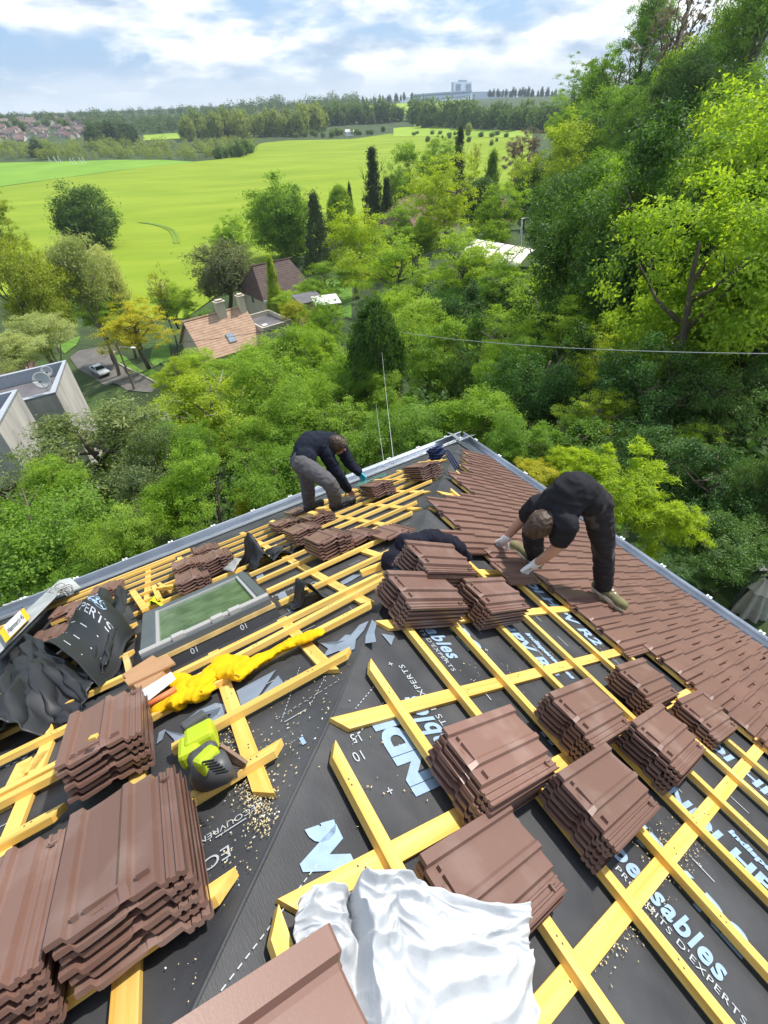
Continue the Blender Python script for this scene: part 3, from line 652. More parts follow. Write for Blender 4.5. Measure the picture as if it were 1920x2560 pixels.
# yellow sweatshirt twisted over the battens
yl = mat('yellow_sweatshirt_cotton', (.82, .47, .008), .9, vary=.12, vscale=20, bump=(.3, 220, .002), spec=.15)
sw = lump('sweatshirt', [(pp(790, 1572, 'L', 0.072), pp(735, 1590, 'L', 0.072), 0.028, 0.030), (pp(735, 1590, 'L', 0.072), pp(660, 1632, 'L', 0.064), 0.030, 0.033), (pp(660, 1632, 'L', 0.064), pp(600, 1668, 'L', 0.072), 0.033, 0.046),
                         (pp(600, 1668, 'L', 0.072), pp(540, 1660, 'L', 0.080), 0.046, 0.050), (pp(540, 1660, 'L', 0.072), pp(505, 1695, 'L', 0.072), 0.050, 0.050), (pp(600, 1650, 'L', 0.072), pp(550, 1640, 'L', 0.072), 0.033, 0.033),
                         (pp(505, 1695, 'L', 0.072), pp(455, 1705, 'L', 0.072), 0.050, 0.050), (pp(455, 1700, 'L', 0.080), pp(440, 1740, 'L', 0.064), 0.046, 0.046), (pp(440, 1740, 'L', 0.064), pp(408, 1755, 'L', 0.056), 0.043, 0.036),
                         (pp(445, 1690, 'L', 0.080), pp(430, 1682, 'L', 0.080), 0.030, 0.030), (pp(505, 1720, 'L', 0.064), pp(420, 1745, 'L', 0.064), 0.036, 0.040)], 'yellow sweatshirt with brown print twisted across the battens', 'sweatshirt', yl, .0055, .022, 10, 2, 2, (PX(600, 1660, 'L', .035), NN['L'], .44))
def project(o, quads, n, M, name, parent, lift=.002):
    """lay flat shapes given in 3D onto a surface along -n"""
    dg = bpy.context.evaluated_depsgraph_get(); bv = BVHTree.FromObject(o, dg); mb = MB(); n = Vector(n)
    for poly in quads:
        hit = []
        for q in poly:
            h = bv.ray_cast(Vector(q)+n*.6, -n)
            if h[0] is None: break
            hit.append(h[0]+h[1]*lift)
        if len(hit) == len(poly): mb.add(hit, [tuple(range(len(poly)))])
    return mb.build(name, M, parent)
brn = mat('brown_embroidery', (.22, .09, .006), .9)
q = []
def ring(cx_, cy_, r, wd, k=20):
    for i in range(k):
        a, b = 2*math.pi*i/k, 2*math.pi*(i+1)/k
        q.append([PX(cx_+rr*math.cos(t)*1.15, cy_+rr*math.sin(t), 'L', .1) for rr, t in ((r, a), (r, b), (r-wd, b), (r-wd, a))])
ring(583, 1685, 17, 1.6); ring(583, 1685, 12, 1.2)
for i in range(5): q.append([PX(583+dx, 1685+dy, 'L', .1) for dx, dy in ((-6+3*i, 8-3*i), (-5+3*i, 8-3*i), (-3+3*i, -6+2*i), (-4+3*i, -6+2*i))])
for (bx, by, ux, uy) in ((424, 1748, .82, -.42), (462, 1728, .80, -.5)):
    for i in range(6):
        for dx, dy, wx, wy in ((0, 0, 1.6, 11), (0, 0, 5.5, 1.6), (0, 9.5, 5.5, 1.6), (4, 4, 1.6, 6)):
            X = bx+ux*i*7.4+dx; Y = by+uy*i*7.4+dy; q.append([PX(a, b, 'L', .1) for a, b in ((X, Y), (X+wx, Y), (X+wx, Y+wy), (X, Y+wy))])
project(sw, q, NN['L'], brn, 'printed_emblem', sw)
# blue rope on the far stack
rp = MB(); bc = es(1093, 1140, 'L', .2); pts = []
for i in range(260):
    t = i/260; a = i*.63; r = .075+.05*vnoise((i*.21, 1.3))
    pts.append(W('L', bc[0]+r*math.cos(a)*1.1, bc[1]+r*math.sin(a)*.9, .235+.05*math.sin(i*.37)+.05*vnoise((i*.13, 7))))
rp.tube(pts, .0085, 5)
for k in range(3): rp.tube([W('L', bc[0]-.06-.03*k, bc[1]+.06+t*.16, .22-.22*t**1.5+.01) for t in np.linspace(0, 1, 8)], .009, 5)
rope = rp.build('rope', mat('navy_rope', (.012, .022, .075), .8), None, smooth=True); tag(rope, 'tangled navy blue rope on the farthest tile stack', 'rope')
# green cord the worker ties round his stack
rp = MB(); g0 = es(935, 1200, 'L', .2)
for k in range(3): rp.tube([W('L', g0[0]+.20-.4*t+.03*k, g0[1]-.06+.05*k+.02*math.sin(t*7+k), .212+.006*math.sin(t*9+k)) for t in np.linspace(0, 1, 12)], .0045, 5)
rp.tube([W('L', g0[0]+.16+.05*math.sin(t*5), g0[1]-.05+.12*t, .212+.01-.16*t) for t in np.linspace(0, 1, 8)], .0045, 5)
tag(rp.build('cord', mat('green_cord', (.10, .26, .20), .8), None), 'thin green cord being tied round the tile stack at the gutter', 'cord')
# cardboard box
cb = thing('cardboard_box', 'open brown cardboard box with white label beside the yellow sweatshirt', 'box', PX(370, 1690, 'L', 0)); cbm = mat('cardboard', (.44, .25, .13), .9, vary=.12, vscale=7)
def lbox(name, face, px4, h0, h1, M, parent, wall=None):
    q4 = [es(*c, face, h0) for c in px4]; mb = MB(); mb.hexa([W(face, *c, h0) for c in q4]+[W(face, *c, h1) for c in q4]); return mb.build(name, M, parent, bevel=.002)
lbox('body', 'L', [(375, 1775), (322, 1722), (398, 1672), (438, 1700)], .02, .10, cbm, cb)
lbox('flap', 'L', [(322, 1718), (312, 1705), (420, 1640), (440, 1662)], .10, .112, cbm, cb)
lbox('label', 'L', [(372, 1752), (352, 1728), (428, 1680), (440, 1698)], .101, .104, mat('white_paper', (.72, .72, .76), .7, col2=(.55, .56, .62), vscale=20), cb)
mb = MB(); mb.tube([pp(372, 1762, 'L', .12), pp(440, 1722, 'L', .12)], .012, 8); tag(mb.build('pipe', mat('orange_pvc', (.75, .20, .07), .5), None, smooth=True), 'short orange plastic pipe between the box and the sweatshirt', 'pipe')
# neon cloth scrap, wood offcuts, grey sheet
nn, _ = cloth('rag', 'L', [(386, 1520), (412, 1502), (410, 1520), (380, 1532)], lambda u, v: .05+.03*math.sin(5*u), mat('neon_yellow_cloth', (.62, .85, .01), .8), 16, 16, .012, 4, 51)
tag(nn, 'neon yellow rag tucked at the top edge of the roof window', 'rag')
gs, _ = cloth('metal_flashing', 'L', [(560, 1440), (585, 1424), (615, 1428), (590, 1448)], lambda u, v: .06+.05*u, MT['lgrey'], 12, 12, .006, 3, 61)
tag(gs, 'bent grey metal offcut at the corner of the roof window', 'metal offcut')
def offcut(x0, y0, x1, y1, face, h, wd, th, lab, M='wood', h1=None):
    a = pp(x0, y0, face, h); b = pp(x1, y1, face, h if h1 is None else h1); d = nz(b-a); n = NN[face]; n = nz(n-d*(n@d)); t = np.cross(n, d)*wd/2
    mb = MB(); mb.hexa([a-t, b-t, b+t, a+t]+[q+n*th for q in (a-t, b-t, b+t, a+t)]); tag(mb.build('wood_offcut', MT[M], None, bevel=.001), lab, 'wood offcut', 'timber offcuts lying about the roof')
offcut(333, 1482, 365, 1528, 'L', .05, .05, .022, 'yellow batten offcut slanting left of the roof window')
offcut(386, 1468, 400, 1500, 'L', .06, .04, .022, 'short yellow offcut upright above the neon rag')
offcut(398, 1476, 440, 1470, 'L', .07, .045, .03, 'split yellow offcut above the roof window')
offcut(398, 1462, 430, 1482, 'L', .05, .03, .02, 'thin yellow offcut crossing above the roof window')
offcut(318, 1648, 328, 1690, 'L', .02, .03, .03, 'narrow reddish offcut standing behind the cardboard box', 'rawwood')
offcut(775, 1284, 790, 1287, 'L', .16, .05, .02, 'small yellow wood block on top of the tile group')
offcut(795, 1274, 818, 1273, 'L', .16, .05, .02, "wood chip beside the bent worker's boot")
offcut(266, 1716, 278, 1720, 'L', .01, .02, .012, 'tiny wood chip on the felt left of the cardboard box')
offcut(10, 2030, 66, 1910, 'L', .0, .055, .02, 'flat yellow offcut at the left edge under the doubled battens')
offcut(76, 1940, 112, 1890, 'L', .0, .055, .02, 'short yellow offcut leaning on the doubled battens')
offcut(226, 1850, 245, 1843, 'L', .21, .02, .01, 'little yellow chip on the stack below the cardboard box')
offcut(905, 1440, 960, 1418, 'L', .05, .05, .03, 'pair of sawn batten ends left of the navy jacket')
# circular saw ---------------------------------------------------------------
saw = thing('circular_saw', 'lime green cordless circular saw lying on its side on the felt', 'saw', PX(530, 1890, 'L', 0))
lime = mat('lime_plastic', (.40, .50, .02), .45); dk = mat('charcoal_plastic', (.075, .076, .08), .45)
def beam(mb, a, b, wd, th, n):
    d = nz(np.array(b)-a); n = nz(np.array(n)-d*(np.array(n)@d)); t = np.cross(n, d)*wd/2; m_ = n*th/2; a = np.array(a); b = np.array(b)
    return mb.hexa([a-t-m_, b-t-m_, b+t-m_, a+t-m_, a-t+m_, b-t+m_, b+t+m_, a+t+m_])
nl = NN['L']
mb = MB(); beam(mb, pp(468, 1868, 'L', .075), pp(540, 1830, 'L', .075), .105, .075, nl); mb.build('battery', lime, saw, bevel=.014)
mb = MB(); beam(mb, pp(466, 1845, 'L', .075), pp(524, 1806, 'L', .075), .045, .10, nl); mb.build('battery_shoe', dk, saw, bevel=.008)
mb = MB(); beam(mb, pp(478, 1902, 'L', .07), pp(478, 1850, 'L', .08), .07, .06, nl); mb.build('handle_end', lime, saw, bevel=.016)
mb = MB(); cap(mb, pp(490, 1898, 'L', .085), pp(525, 1872, 'L', .10), .026, .024); cap(mb, pp(490, 1898, 'L', .085), pp(505, 1915, 'L', .09), .026, .03); mb.build('handle', dk, saw, smooth=True)
mb = MB(); beam(mb, pp(500, 1932, 'L', .11), pp(548, 1884, 'L', .115), .050, .075, nl); mb.build('gear_case', lime, saw, bevel=.012)
mb = MB(); mb.tube([pp(500, 1945, 'L', .05), pp(515, 1935, 'L', .075), pp(560, 1915, 'L', .09), pp(575, 1905, 'L', .09)], [.034, .047, .047, .036], 16); mb.build('motor', dk, saw, smooth=True, bevel=0)
mb = MB(); cc_ = pp(575, 1912, 'L', .05); ax_ = nz(.75*nl+.66*EE['L']*-1); mb.tube([cc_-ax_*.010, cc_+ax_*.012], [.052, .048], 24); bg_ = mb.build('blade_guard', dk, saw)
mb = MB(); mb.tube([cc_+ax_*.014, cc_+ax_*.016], [.044, .044], 28); mb.build('blade', mat('saw_steel', (.45, .45, .46), .3, metal=.9), saw)
mb = MB()
for i in range(6): a = pp(535+i*7, 1900+i*5.5, 'L', .145); beam(mb, a, a+EE['L']*.03-UU['L']*.02, .005, .004, nl)
mb.build('vent_slot', MT['blackp'], saw)
mb = MB(); beam(mb, pp(540, 1882, 'L', .10), pp(606, 1928, 'L', .03), .012, .085, nl); mb.build('base_plate', mat('brown_bakelite', (.20, .12, .08), .5), saw, bevel=.002)
mb = MB(); beam(mb, pp(502, 1912, 'L', .128), pp(515, 1896, 'L', .132), .035, .003, nl); mb.build('label_plate', MT['white'], saw)
# sawdust and chips
mb = MB()
def chips(face, x0, y0, x1, y1, n, spread, big=1.):
    for _ in range(int(n*.6)):
        t = random.random(); x = x0+(x1-x0)*t+random.gauss(0, spread); y = y0+(y1-y0)*t+random.gauss(0, spread)
        e, s = es(x, y, face)
        if face == 'L' and e < s*CA+.01 or face == 'R' and e < s*CA+.01: continue
        a = random.random()*6.28; l = (.0013+.0024*random.random())*big; wd = .0008+.0010*random.random(); c = W(face, e, s, .007+.004*random.random())
        u = EE[face]*math.cos(a)+UU[face]*math.sin(a); v = np.cross(NN[face], u); mb.add([c-u*l-v*wd, c+u*l-v*wd, c+u*l+v*wd+NN[face]*.002, c-u*l+v*wd], [(0, 1, 2, 3)], 1 if random.random() < .12 else 0)
for args in (('L', 600, 1880, 640, 1990, 700, 26), ('L', 640, 1990, 670, 2080, 420, 22), ('L', 560, 1790, 610, 1900, 260, 22), ('L', 850, 1690, 650, 1950, 260, 40), ('L', 560, 2050, 640, 2200, 130, 50, .75), ('L', 480, 2400, 560, 2560, 70, 40, .55),
             ('R', 1480, 2420, 1700, 2130, 260, 30), ('R', 1600, 2120, 1690, 2080, 160, 25), ('R', 1690, 2160, 1740, 2120, 120, 20), ('R', 1150, 1690, 1380, 1650, 90, 25), ('R', 1480, 1600, 1520, 1650, 120, 16), ('R', 1620, 2260, 1500, 2400, 90, 25), ('R', 830, 1850, 1000, 2000, 40, 60), ('L', 880, 1280, 1000, 1390, 90, 25)): chips(*args)
tag(mb.build('sawdust', [mat('sawdust_flake', (.62, .50, .27), .9), MT['white']], None), 'pale sawdust and shavings scattered over the felt', 'sawdust', None, 'stuff')
# tile hoist rail with its sign at the left edge
ho = thing('tile_hoist', 'galvanised tile hoist trough with yellow sign at the left eave', 'hoist', PX(150, 1520, 'L', 0))
galv = mat('galvanised', (.52, .54, .54), .5, metal=.15, vary=.25, vscale=4)
def quadp(pts, name, M, th=.006, parent=ho):
    P = [np.array(q) for q in pts]; n = nz(np.cross(P[1]-P[0], P[3]-P[0])); mb = MB(); mb.prism(P, n*th); return mb.build(name, M, parent)
h1 = .30
tA, tB, tC, tD = pp(142, 1465, 'L', h1), pp(145, 1492, 'L', .1), pp(-20, 1655, 'L', .1), pp(-30, 1600, 'L', h1)
quadp([pp(150, 1448, 'L', .17), pp(140, 1490, 'L', .20), pp(-10, 1640, 'L', .20), pp(-25, 1610, 'L', .17)], 'side_plate', galv)
quadp([pp(150, 1450, 'L', .17), pp(176, 1444, 'L', .15), pp(202, 1468, 'L', .10), pp(142, 1488, 'L', .16)], 'top_plate', galv)
quadp([pp(140, 1490, 'L', .20), pp(146, 1492, 'L', .02), pp(-4, 1644, 'L', .02), pp(-10, 1640, 'L', .20)], 'lower_plate', galv)
sA, sB, sC, sD = [np.array(pp(*q)) for q in ((62, 1524, 'L', .195), (79, 1549, 'L', .215), (18, 1613, 'L', .215), (1, 1584, 'L', .195))]
n_s = nz(np.cross(sB-sA, sD-sA)); n_s = n_s if n_s@(CAM-sA) > 0 else -n_s
lift = n_s*.02
sg = quadp([sA+lift, sB+lift, sC+lift, sD+lift], 'sign', mat('yellow_sign', (.80, .50, .01), .5), .003)
iA, iB, iC, iD = [a+lift+n_s*.004 for a in (sA*.83+sD*.17, sB*.83+sC*.17, sC*.83+sB*.17, sD*.83+sA*.17)]
quadp([iA, iB, iC, iD], 'sign_panel', mat('sign_white', (.8, .8, .8), .5), .002, sg)
mb = MB(); vv, ff = text_polys('Haemmerlin 45', 1, .012, .15); xm = max(q[0] for q in vv); X = (iA+iB)/2-(iC+iD)/2; Y = (iA+iD)/2-(iB+iC)/2
mb.add([(iC*.82+iD*.18)+X*(.03+.94*q[0]/xm)+Y*.62*q[1]+n_s*.006 for q in vv], ff); mb.build('sign_lettering', MT['blackp'], sg)
mb = MB()
for i in range(7):
    a = np.array(pp(128+random.random()*50, 1462+random.random()*22, 'L', .20)); mb.tube([a+np.array([.05*math.cos(t), .02*math.sin(2*t), .05*math.sin(t)]) for t in np.linspace(0, 6.28, 12)], .006, 5)
mb.build('chain', MT['lgrey'], ho)
mb = MB()
for i in range(9):
    a = np.array(pp(15+i*7, 1516-i*2.5, 'L', .03)); mb.box(a, (.05, .03, .04+.03*random.random()))
mb.tube([pp(0, 1535, 'L', .02), pp(70, 1505, 'L', .02)], .025, 8); mb.build('hoist_fitting', galv, ho, bevel=.003)
dkc, _ = cloth('work_jacket', 'L', [(-30, 1500), (14, 1510), (30, 1545), (-30, 1610)], lambda u, v: .25+.1*math.sin(3*u), mat('dark_grey_cotton', (.035, .033, .04), .9), 20, 20, .03, 4, 71)
tag(dkc, 'dark grey cloth hanging at the left edge by the hoist', 'cloth')

# ------------------------------------------------------------------ terrain: hillside at the right, valley field, far slopes
# control points: metres right of the lens, metres ahead, height relative to the lens
TP_ = np.array([(0, 8, -10.4), (-8, 5, -10.6), (8, 4, -10.3), (14, 3, -10.2), (0, -6, -9.5), (-14, 0, -11), (15, -5, -9), (16, 9, -10.5), (10, 14, -10.8),
    (15, 22, -10.5), (26, 26, -10.5), (36, 34, -10), (50, 50, -8.5), (70, 70, -4), (30, 60, -14), (45, 75, -11), (52, 95, -8), (85, 100, -1), (120, 80, 8), (60, 30, -4), (30, 8, -8), (150, 160, 12), (110, 170, -6),
    (0, 20, -13.5), (0, 40, -17.5), (10, 60, -18), (18, 72, -17.5), (0, 66, -21.5), (-5, 95, -26.5), (5, 130, -29.5), (30, 110, -22), (45, 140, -26), (70, 190, -25), (16, 95, -21.5),
    (-15, 15, -14), (-20, 35, -20.5), (-20, 60, -27.3), (-35, 62, -30.5), (-48, 76, -33.3), (-40, 95, -33.5), (-38, 84, -33.3), (-62, 60, -32), (-40, 20, -18), (-28, 26, -18), (-45, 40, -25), (-85, 45, -28), (-20, 85, -28.5), (-28, 68, -28.6),
    (-60, 110, -34), (-100, 110, -34), (-20, 125, -32), (0, 160, -33), (40, 190, -32), (-80, 180, -34.5), (-160, 200, -34.5), (-160, 120, -34), (0, 260, -34), (90, 300, -31), (-200, 330, -34.5), (-120, 330, -34.5), (60, 420, -33), (180, 420, -27), (-50, 480, -33), (-350, 420, -33),
    (-160, 560, -32), (60, 640, -31), (240, 640, -26), (-420, 560, -27), (-620, 560, -22), (60, 800, -27), (300, 800, -22), (-200, 800, -28), (100, 1050, -17), (420, 1050, -13), (-300, 1100, -20), (-700, 900, -15), (-1000, 900, -8), (0, 1500, -9), (500, 1500, -5),
    (-500, 1600, -10), (-1000, 1500, -5), (600, 2100, -3), (0, 2200, -5), (-1000, 2400, -4), (-1700, 1300, -4), (300, 3500, -2), (2000, 3000, 0), (-3000, 3000, -3), (900, 900, 5), (400, 350, 12), (1500, 1200, 8), (-800, 300, -26), (-300, 100, -32), (-2000, 500, -10), (0, -60, -8), (60, -60, -4), (-60, -60, -12)], float)
def _key(x, y): 
    r = np.sqrt(x*x+y*y)+6; a = np.arctan2(x, y); lr = np.log(r)*1.55
    return np.stack([lr, a*1.9], -1)
_tk = _key(TP_[:, 0], TP_[:, 1])
_tr = np.log(np.hypot(TP_[:, 0], TP_[:, 1])+6)
def ground(x, y):
    x = np.atleast_1d(np.asarray(x, float)); y = np.atleast_1d(np.asarray(y, float)); q = _key(x, y)
    d2 = ((q[:, None, :]-_tk[None])**2).sum(-1)+.004; wg = d2**-1.9; return CZ+(wg*TP_[None, :, 2]).sum(1)/wg.sum(1)
def gz(x, y): return float(ground(x, y)[0])
def hit(x, y, dmax=9000):
    """where the sight line through a pixel meets the ground"""
    v = ray(x, y); t = np.concatenate([np.linspace(8, 120, 300), np.geomspace(120, dmax, 500)]); P = CAM+v[None]*t[:, None]
    g = ground(P[:, 0], P[:, 1]); k = np.nonzero(P[:, 2] < g)[0]
    if len(k) == 0: return P[-1]
    k = k[0]; 
    if k == 0: return P[0]
    a = P[k-1, 2]-g[k-1]; b = g[k]-P[k, 2]; p = P[k-1]+(P[k]-P[k-1])*a/(a+b); p[2] = gz(p[0], p[1]); return p
MT['soil'] = mat('meadow_ground', (.050, .090, .018), .95, col2=(.028, .045, .012), vscale=.12)
nr, na = 150, 260
rr_ = np.geomspace(3, 9000, nr); aa_ = np.linspace(-math.pi, math.pi, na+1)
gx = (rr_[:, None]*np.sin(aa_)[None]).ravel(); gy = (rr_[:, None]*np.cos(aa_)[None]).ravel(); gh = np.concatenate([ground(gx[i:i+4000], gy[i:i+4000]) for i in range(0, len(gx), 4000)])
mb = MB(); mb.add(np.stack([gx, gy, gh], 1), [(j*(na+1)+i, j*(na+1)+i+1, (j+1)*(na+1)+i+1, (j+1)*(na+1)+i) for j in range(nr-1) for i in range(na)]+[tuple(range(na))])
tag(mb.build('terrain', MT['soil'], None, smooth=True), None, None, None, 'structure')
def strip(name, top, bot, M, lift, nu=60, nv=26, label=None):
    """a sheet of ground between two picture outlines, laid on the terrain"""
    def ip(l, t):
        xs = np.array([q[0] for q in l], float)*V; ys = np.array([q[1] for q in l], float)*V; return np.interp(t, np.linspace(0, 1, len(l)) if False else (xs-xs[0])/(xs[-1]-xs[0]), xs), np.interp(t, (xs-xs[0])/(xs[-1]-xs[0]), ys)
    mb = MB(); vs_ = []
    for j in range(nv+1):
        for i in range(nu+1):
            x0, y0 = ip(top, i/nu); x1, y1 = ip(bot, i/nu); P0 = hit(x0, y0); P1 = hit(x1, y1)
            t = j/nv; q = P0+(P1-P0)*(t); q[2] = gz(q[0], q[1])+lift*(1 if .001 < 1 else 1); vs_.append(q)
    mb.add(vs_, [(j*(nu+1)+i, j*(nu+1)+i+1, (j+1)*(nu+1)+i+1, (j+1)*(nu+1)+i) for j in range(nv) for i in range(nu)])
    o = mb.build(name, M, None, smooth=True); tag(o, label, None, None, 'structure'); return o
def fieldmat(name, c1, c2, sc, st):
    return mat(name, c1, .95, col2=c2, vscale=sc, stretch=st, thresh=(.3, .7), spec=.1)
MT['rape'] = fieldmat('bright_green_crop', (.255, .330, .028), (.178, .262, .018), .05, (.5, 1.6, 1))
MT['rape2'] = fieldmat('mid_green_crop', (.21, .36, .045), (.15, .28, .035), .03, (1, 1, 1))
MT['rape3'] = fieldmat('pale_far_crop', (.29, .40, .05), (.22, .33, .04), .01, (1, 1, 1))
strip('crop_field', [(-60, 412), (0, 405), (130, 386), (255, 370), (330, 360), (400, 352), (470, 345), (545, 326), (560, 310), (620, 304), (760, 301), (850, 288), (905, 281), (1000, 281), (1150, 290)],
      [(-60, 560), (0, 640), (130, 640), (255, 660), (330, 690), (400, 690), (470, 640), (545, 600), (620, 560), (760, 520), (850, 470), (1000, 430), (1150, 400)], MT['rape'], .22, 90, 40)
strip('left_field', [(-60, 356), (0, 352), (120, 350), (250, 346), (350, 346), (420, 350)], [(-60, 413), (0, 404), (120, 387), (250, 370), (350, 358), (420, 352)], MT['rape2'], .25, 40, 12)
strip('far_meadow', [(310, 293), (350, 290), (400, 288)], [(310, 305), (350, 303), (400, 300)], MT['rape3'], .6, 10, 6)
strip('far_slope_field', [(640, 243), (760, 232), (860, 224), (930, 221), (1010, 219)], [(640, 252), (760, 248), (860, 262), (930, 262), (1010, 240)], MT['rape3'], .8, 24, 8)
strip('middle_field', [(850, 278), (905, 271), (1000, 279), (1150, 284)], [(850, 296), (905, 296), (1000, 296), (1150, 300)], MT['rape3'], .45, 24, 8)
# tractor tracks curving through the crop
tk_ = mat('tramline', (.150, .250, .016), .95); mb = MB()
for off in (0, 9):
    pts = [hit(V*x, V*y) for x, y in ((300+off, 482), (330+off, 486), (352+off, 492), (368+off, 500), (376+off, 512), (378+off, 528))]
    P = [p+np.array([0, 0, .42]) for p in pts]
    for a, b in zip(P, P[1:]):
        d = nz(b-a); t = np.cross([0, 0, 1], d)*.45; mb.add([a-t, b-t, b+t, a+t], [(0, 1, 2, 3)])
tag(mb.build('field_tracks', tk_, None), None, None, None, 'structure')
# lane below with kerb, and the white car
asph = mat('asphalt', (.155, .145, .13), .9, col2=(.11, .10, .095), vscale=.5)
RD = [(690, 215), (780, 150), (1110, 92), (1180, 120), (1110, 195), (1110, 240), (1230, 315), (1380, 385), (1560, 480), (1500, 560), (1250, 540), (1040, 492), (930, 420), (770, 330)]
def cr4(x, y): return (x*.25316, 840+y*.25316)
P = [hit(*cr4(*q)) for q in RD]
def drape(poly, M, name, lift):
    bm = bmesh.new(); vs_ = [bm.verts.new((q[0], q[1], 0)) for q in poly]; f = bm.faces.new(vs_); bmesh.ops.triangulate(bm, faces=[f])
    bmesh.ops.subdivide_edges(bm, edges=bm.edges[:], cuts=5, use_grid_fill=True)
    for v_ in bm.verts: v_.co.z = gz(v_.co.x, v_.co.y)+lift
    me = bpy.data.meshes.new(name); bm.to_mesh(me); bm.free(); me.materials.append(M); o = bpy.data.objects.new(name, me); COL.objects.link(o); return o
tag(drape(P, asph, 'road', .12), None, None, None, 'structure')
mb = MB(); kp = [hit(*cr4(*q)) for q in ((1180, 120), (1110, 190), (1108, 238), (1230, 312), (1380, 383), (1560, 478))]
for a, b in zip(kp, kp[1:]):
    d = nz(b-a); t = np.cross(d, [0, 0, 1.]); mb.hexa([a-t*.1, b-t*.1, b+t*.1, a+t*.1, a-t*.1+ZZ*.28, b-t*.1+ZZ*.28, b+t*.1+ZZ*.28, a+t*.1+ZZ*.28])
tag(mb.build('kerb', mat('pale_kerb', (.42, .38, .30), .9), None), None, None, None, 'structure')
# lawns
gr = mat('lawn', (.12, .24, .02), .95, col2=(.08, .17, .015), vscale=.6)
for i, pl in enumerate((((1190, 190), (1240, 210), (1570, 370), (1500, 440), (1380, 380), (1235, 300), (1120, 235), (1120, 195)), ((1500, 130), (1659, 20), (1659, 330), (1480, 250)), ((560, 90), (800, 0), (760, 90), (640, 180)))):
    tag(drape([hit(*cr4(*q)) for q in pl], gr, 'lawn', .10), None, None, None, 'structure')
tag(drape([hit(*(q[0]*V, q[1]*V)) for q in ((650, 600), (760, 600), (760, 690), (600, 690))], gr, 'lawn', .10), None, None, None, 'structure')
tag(drape([hit(*(q[0]*V, q[1]*V)) for q in ((850, 650), (1000, 640), (1000, 720), (860, 720))], gr, 'lawn', .10), None, None, None, 'structure')

def pframe(p, heading):
    return Matrix.Translation(Vector(p)) @ Matrix.Rotation(heading, 4, 'Z')
def car(p, heading):
    c = thing('parked_car', 'silver white saloon car standing in the lane below', 'car', p); Mx = np.array(pframe(p, heading)); X = lambda q: Mx[:3, :3]@np.array(q, float)+Mx[:3, 3]
    paint = mat('silver_paint', (.62, .65, .66), .3, metal=.3, coat=.5); gls = mat('car_glass', (.02, .025, .03), .08)
    prof = [(-2.1, .35), (-2.1, .80), (-2.0, .95), (-1.35, 1.0), (1.15, .93), (2.0, .78), (2.12, .60), (2.12, .35)]
    def loft(secs):
        mb = MB(); n = len(secs[0]); vs_ = [X(q) for s_ in secs for q in s_]; fs = [(i*n+k, (i+1)*n+k, (i+1)*n+(k+1) % n, i*n+(k+1) % n) for i in range(len(secs)-1) for k in range(n)]
        fs += [tuple(range(n)), tuple(reversed(range((len(secs)-1)*n, len(secs)*n)))]; return mb.add(vs_, fs)
    loft([[(x, y*(1 if z < .8 else .93), z) for x, z in prof] for y in (-.85, -.6, .6, .85)]).build('body', paint, c, bevel=.05)
    cab = [(-1.35, .98), (-.85, 1.42), (.25, 1.44), (1.0, .95)]
    loft([[(x, y*(1 if z < 1.1 else .84), z) for x, z in cab] for y in (-.78, .78)]).build('cabin', paint, c, bevel=.06)
    def pane(q, name):
        P = [X(k) for k in q]; n = nz(np.cross(P[1]-P[0], P[2]-P[0])); ce = sum(P)/4; n = n if n@(ce-X((0, 0, 1.0))) > 0 else -n; mb = MB(); mb.prism([k+n*.004 for k in P], n*.012); mb.build(name, gls, c)
    pane([(.93, -.70, 1.0), (.93, .70, 1.0), (.31, .60, 1.38), (.31, -.60, 1.38)], 'windscreen'); pane([(-1.27, -.70, 1.03), (-1.27, .70, 1.03), (-.89, .60, 1.38), (-.89, -.60, 1.38)], 'rear_window')
    for s_ in (-1, 1): pane([(-1.15, s_*.775, 1.03), (.78, s_*.775, 1.03), (.22, s_*.68, 1.38), (-.82, s_*.68, 1.38)], 'side_window')
    for x in (-1.3, 1.3):
        for s_ in (-1, 1):
            mb = MB(); mb.tube([X((x, s_*.68, .32)), X((x, s_*.87, .32))], .32, 18); wh = mb.build('wheel', MT['blackp'], c); mb = MB(); mb.tube([X((x, s_*.872, .32)), X((x, s_*.885, .32))], .2, 14); mb.build('hubcap', MT['lgrey'], wh)
    for s_ in (-1, 1):
        mb = MB(); mb.box(X((2.07, s_*.6, .68)), (.14, .34, .16), Mx[:3, :3]); mb.build('headlight', MT['white'], c, bevel=.02)
    mb = MB(); mb.box(X((2.12, 0, .42)), (.06, 1.5, .14), Mx[:3, :3]); mb.build('bumper', MT['blackp'], c)
cp = hit(253, 936); fw_ = hit(*cr4(1060, 410))-hit(*cr4(905, 320)); car(cp+np.array([0, 0, .14]), math.atan2(fw_[1], fw_[0]))

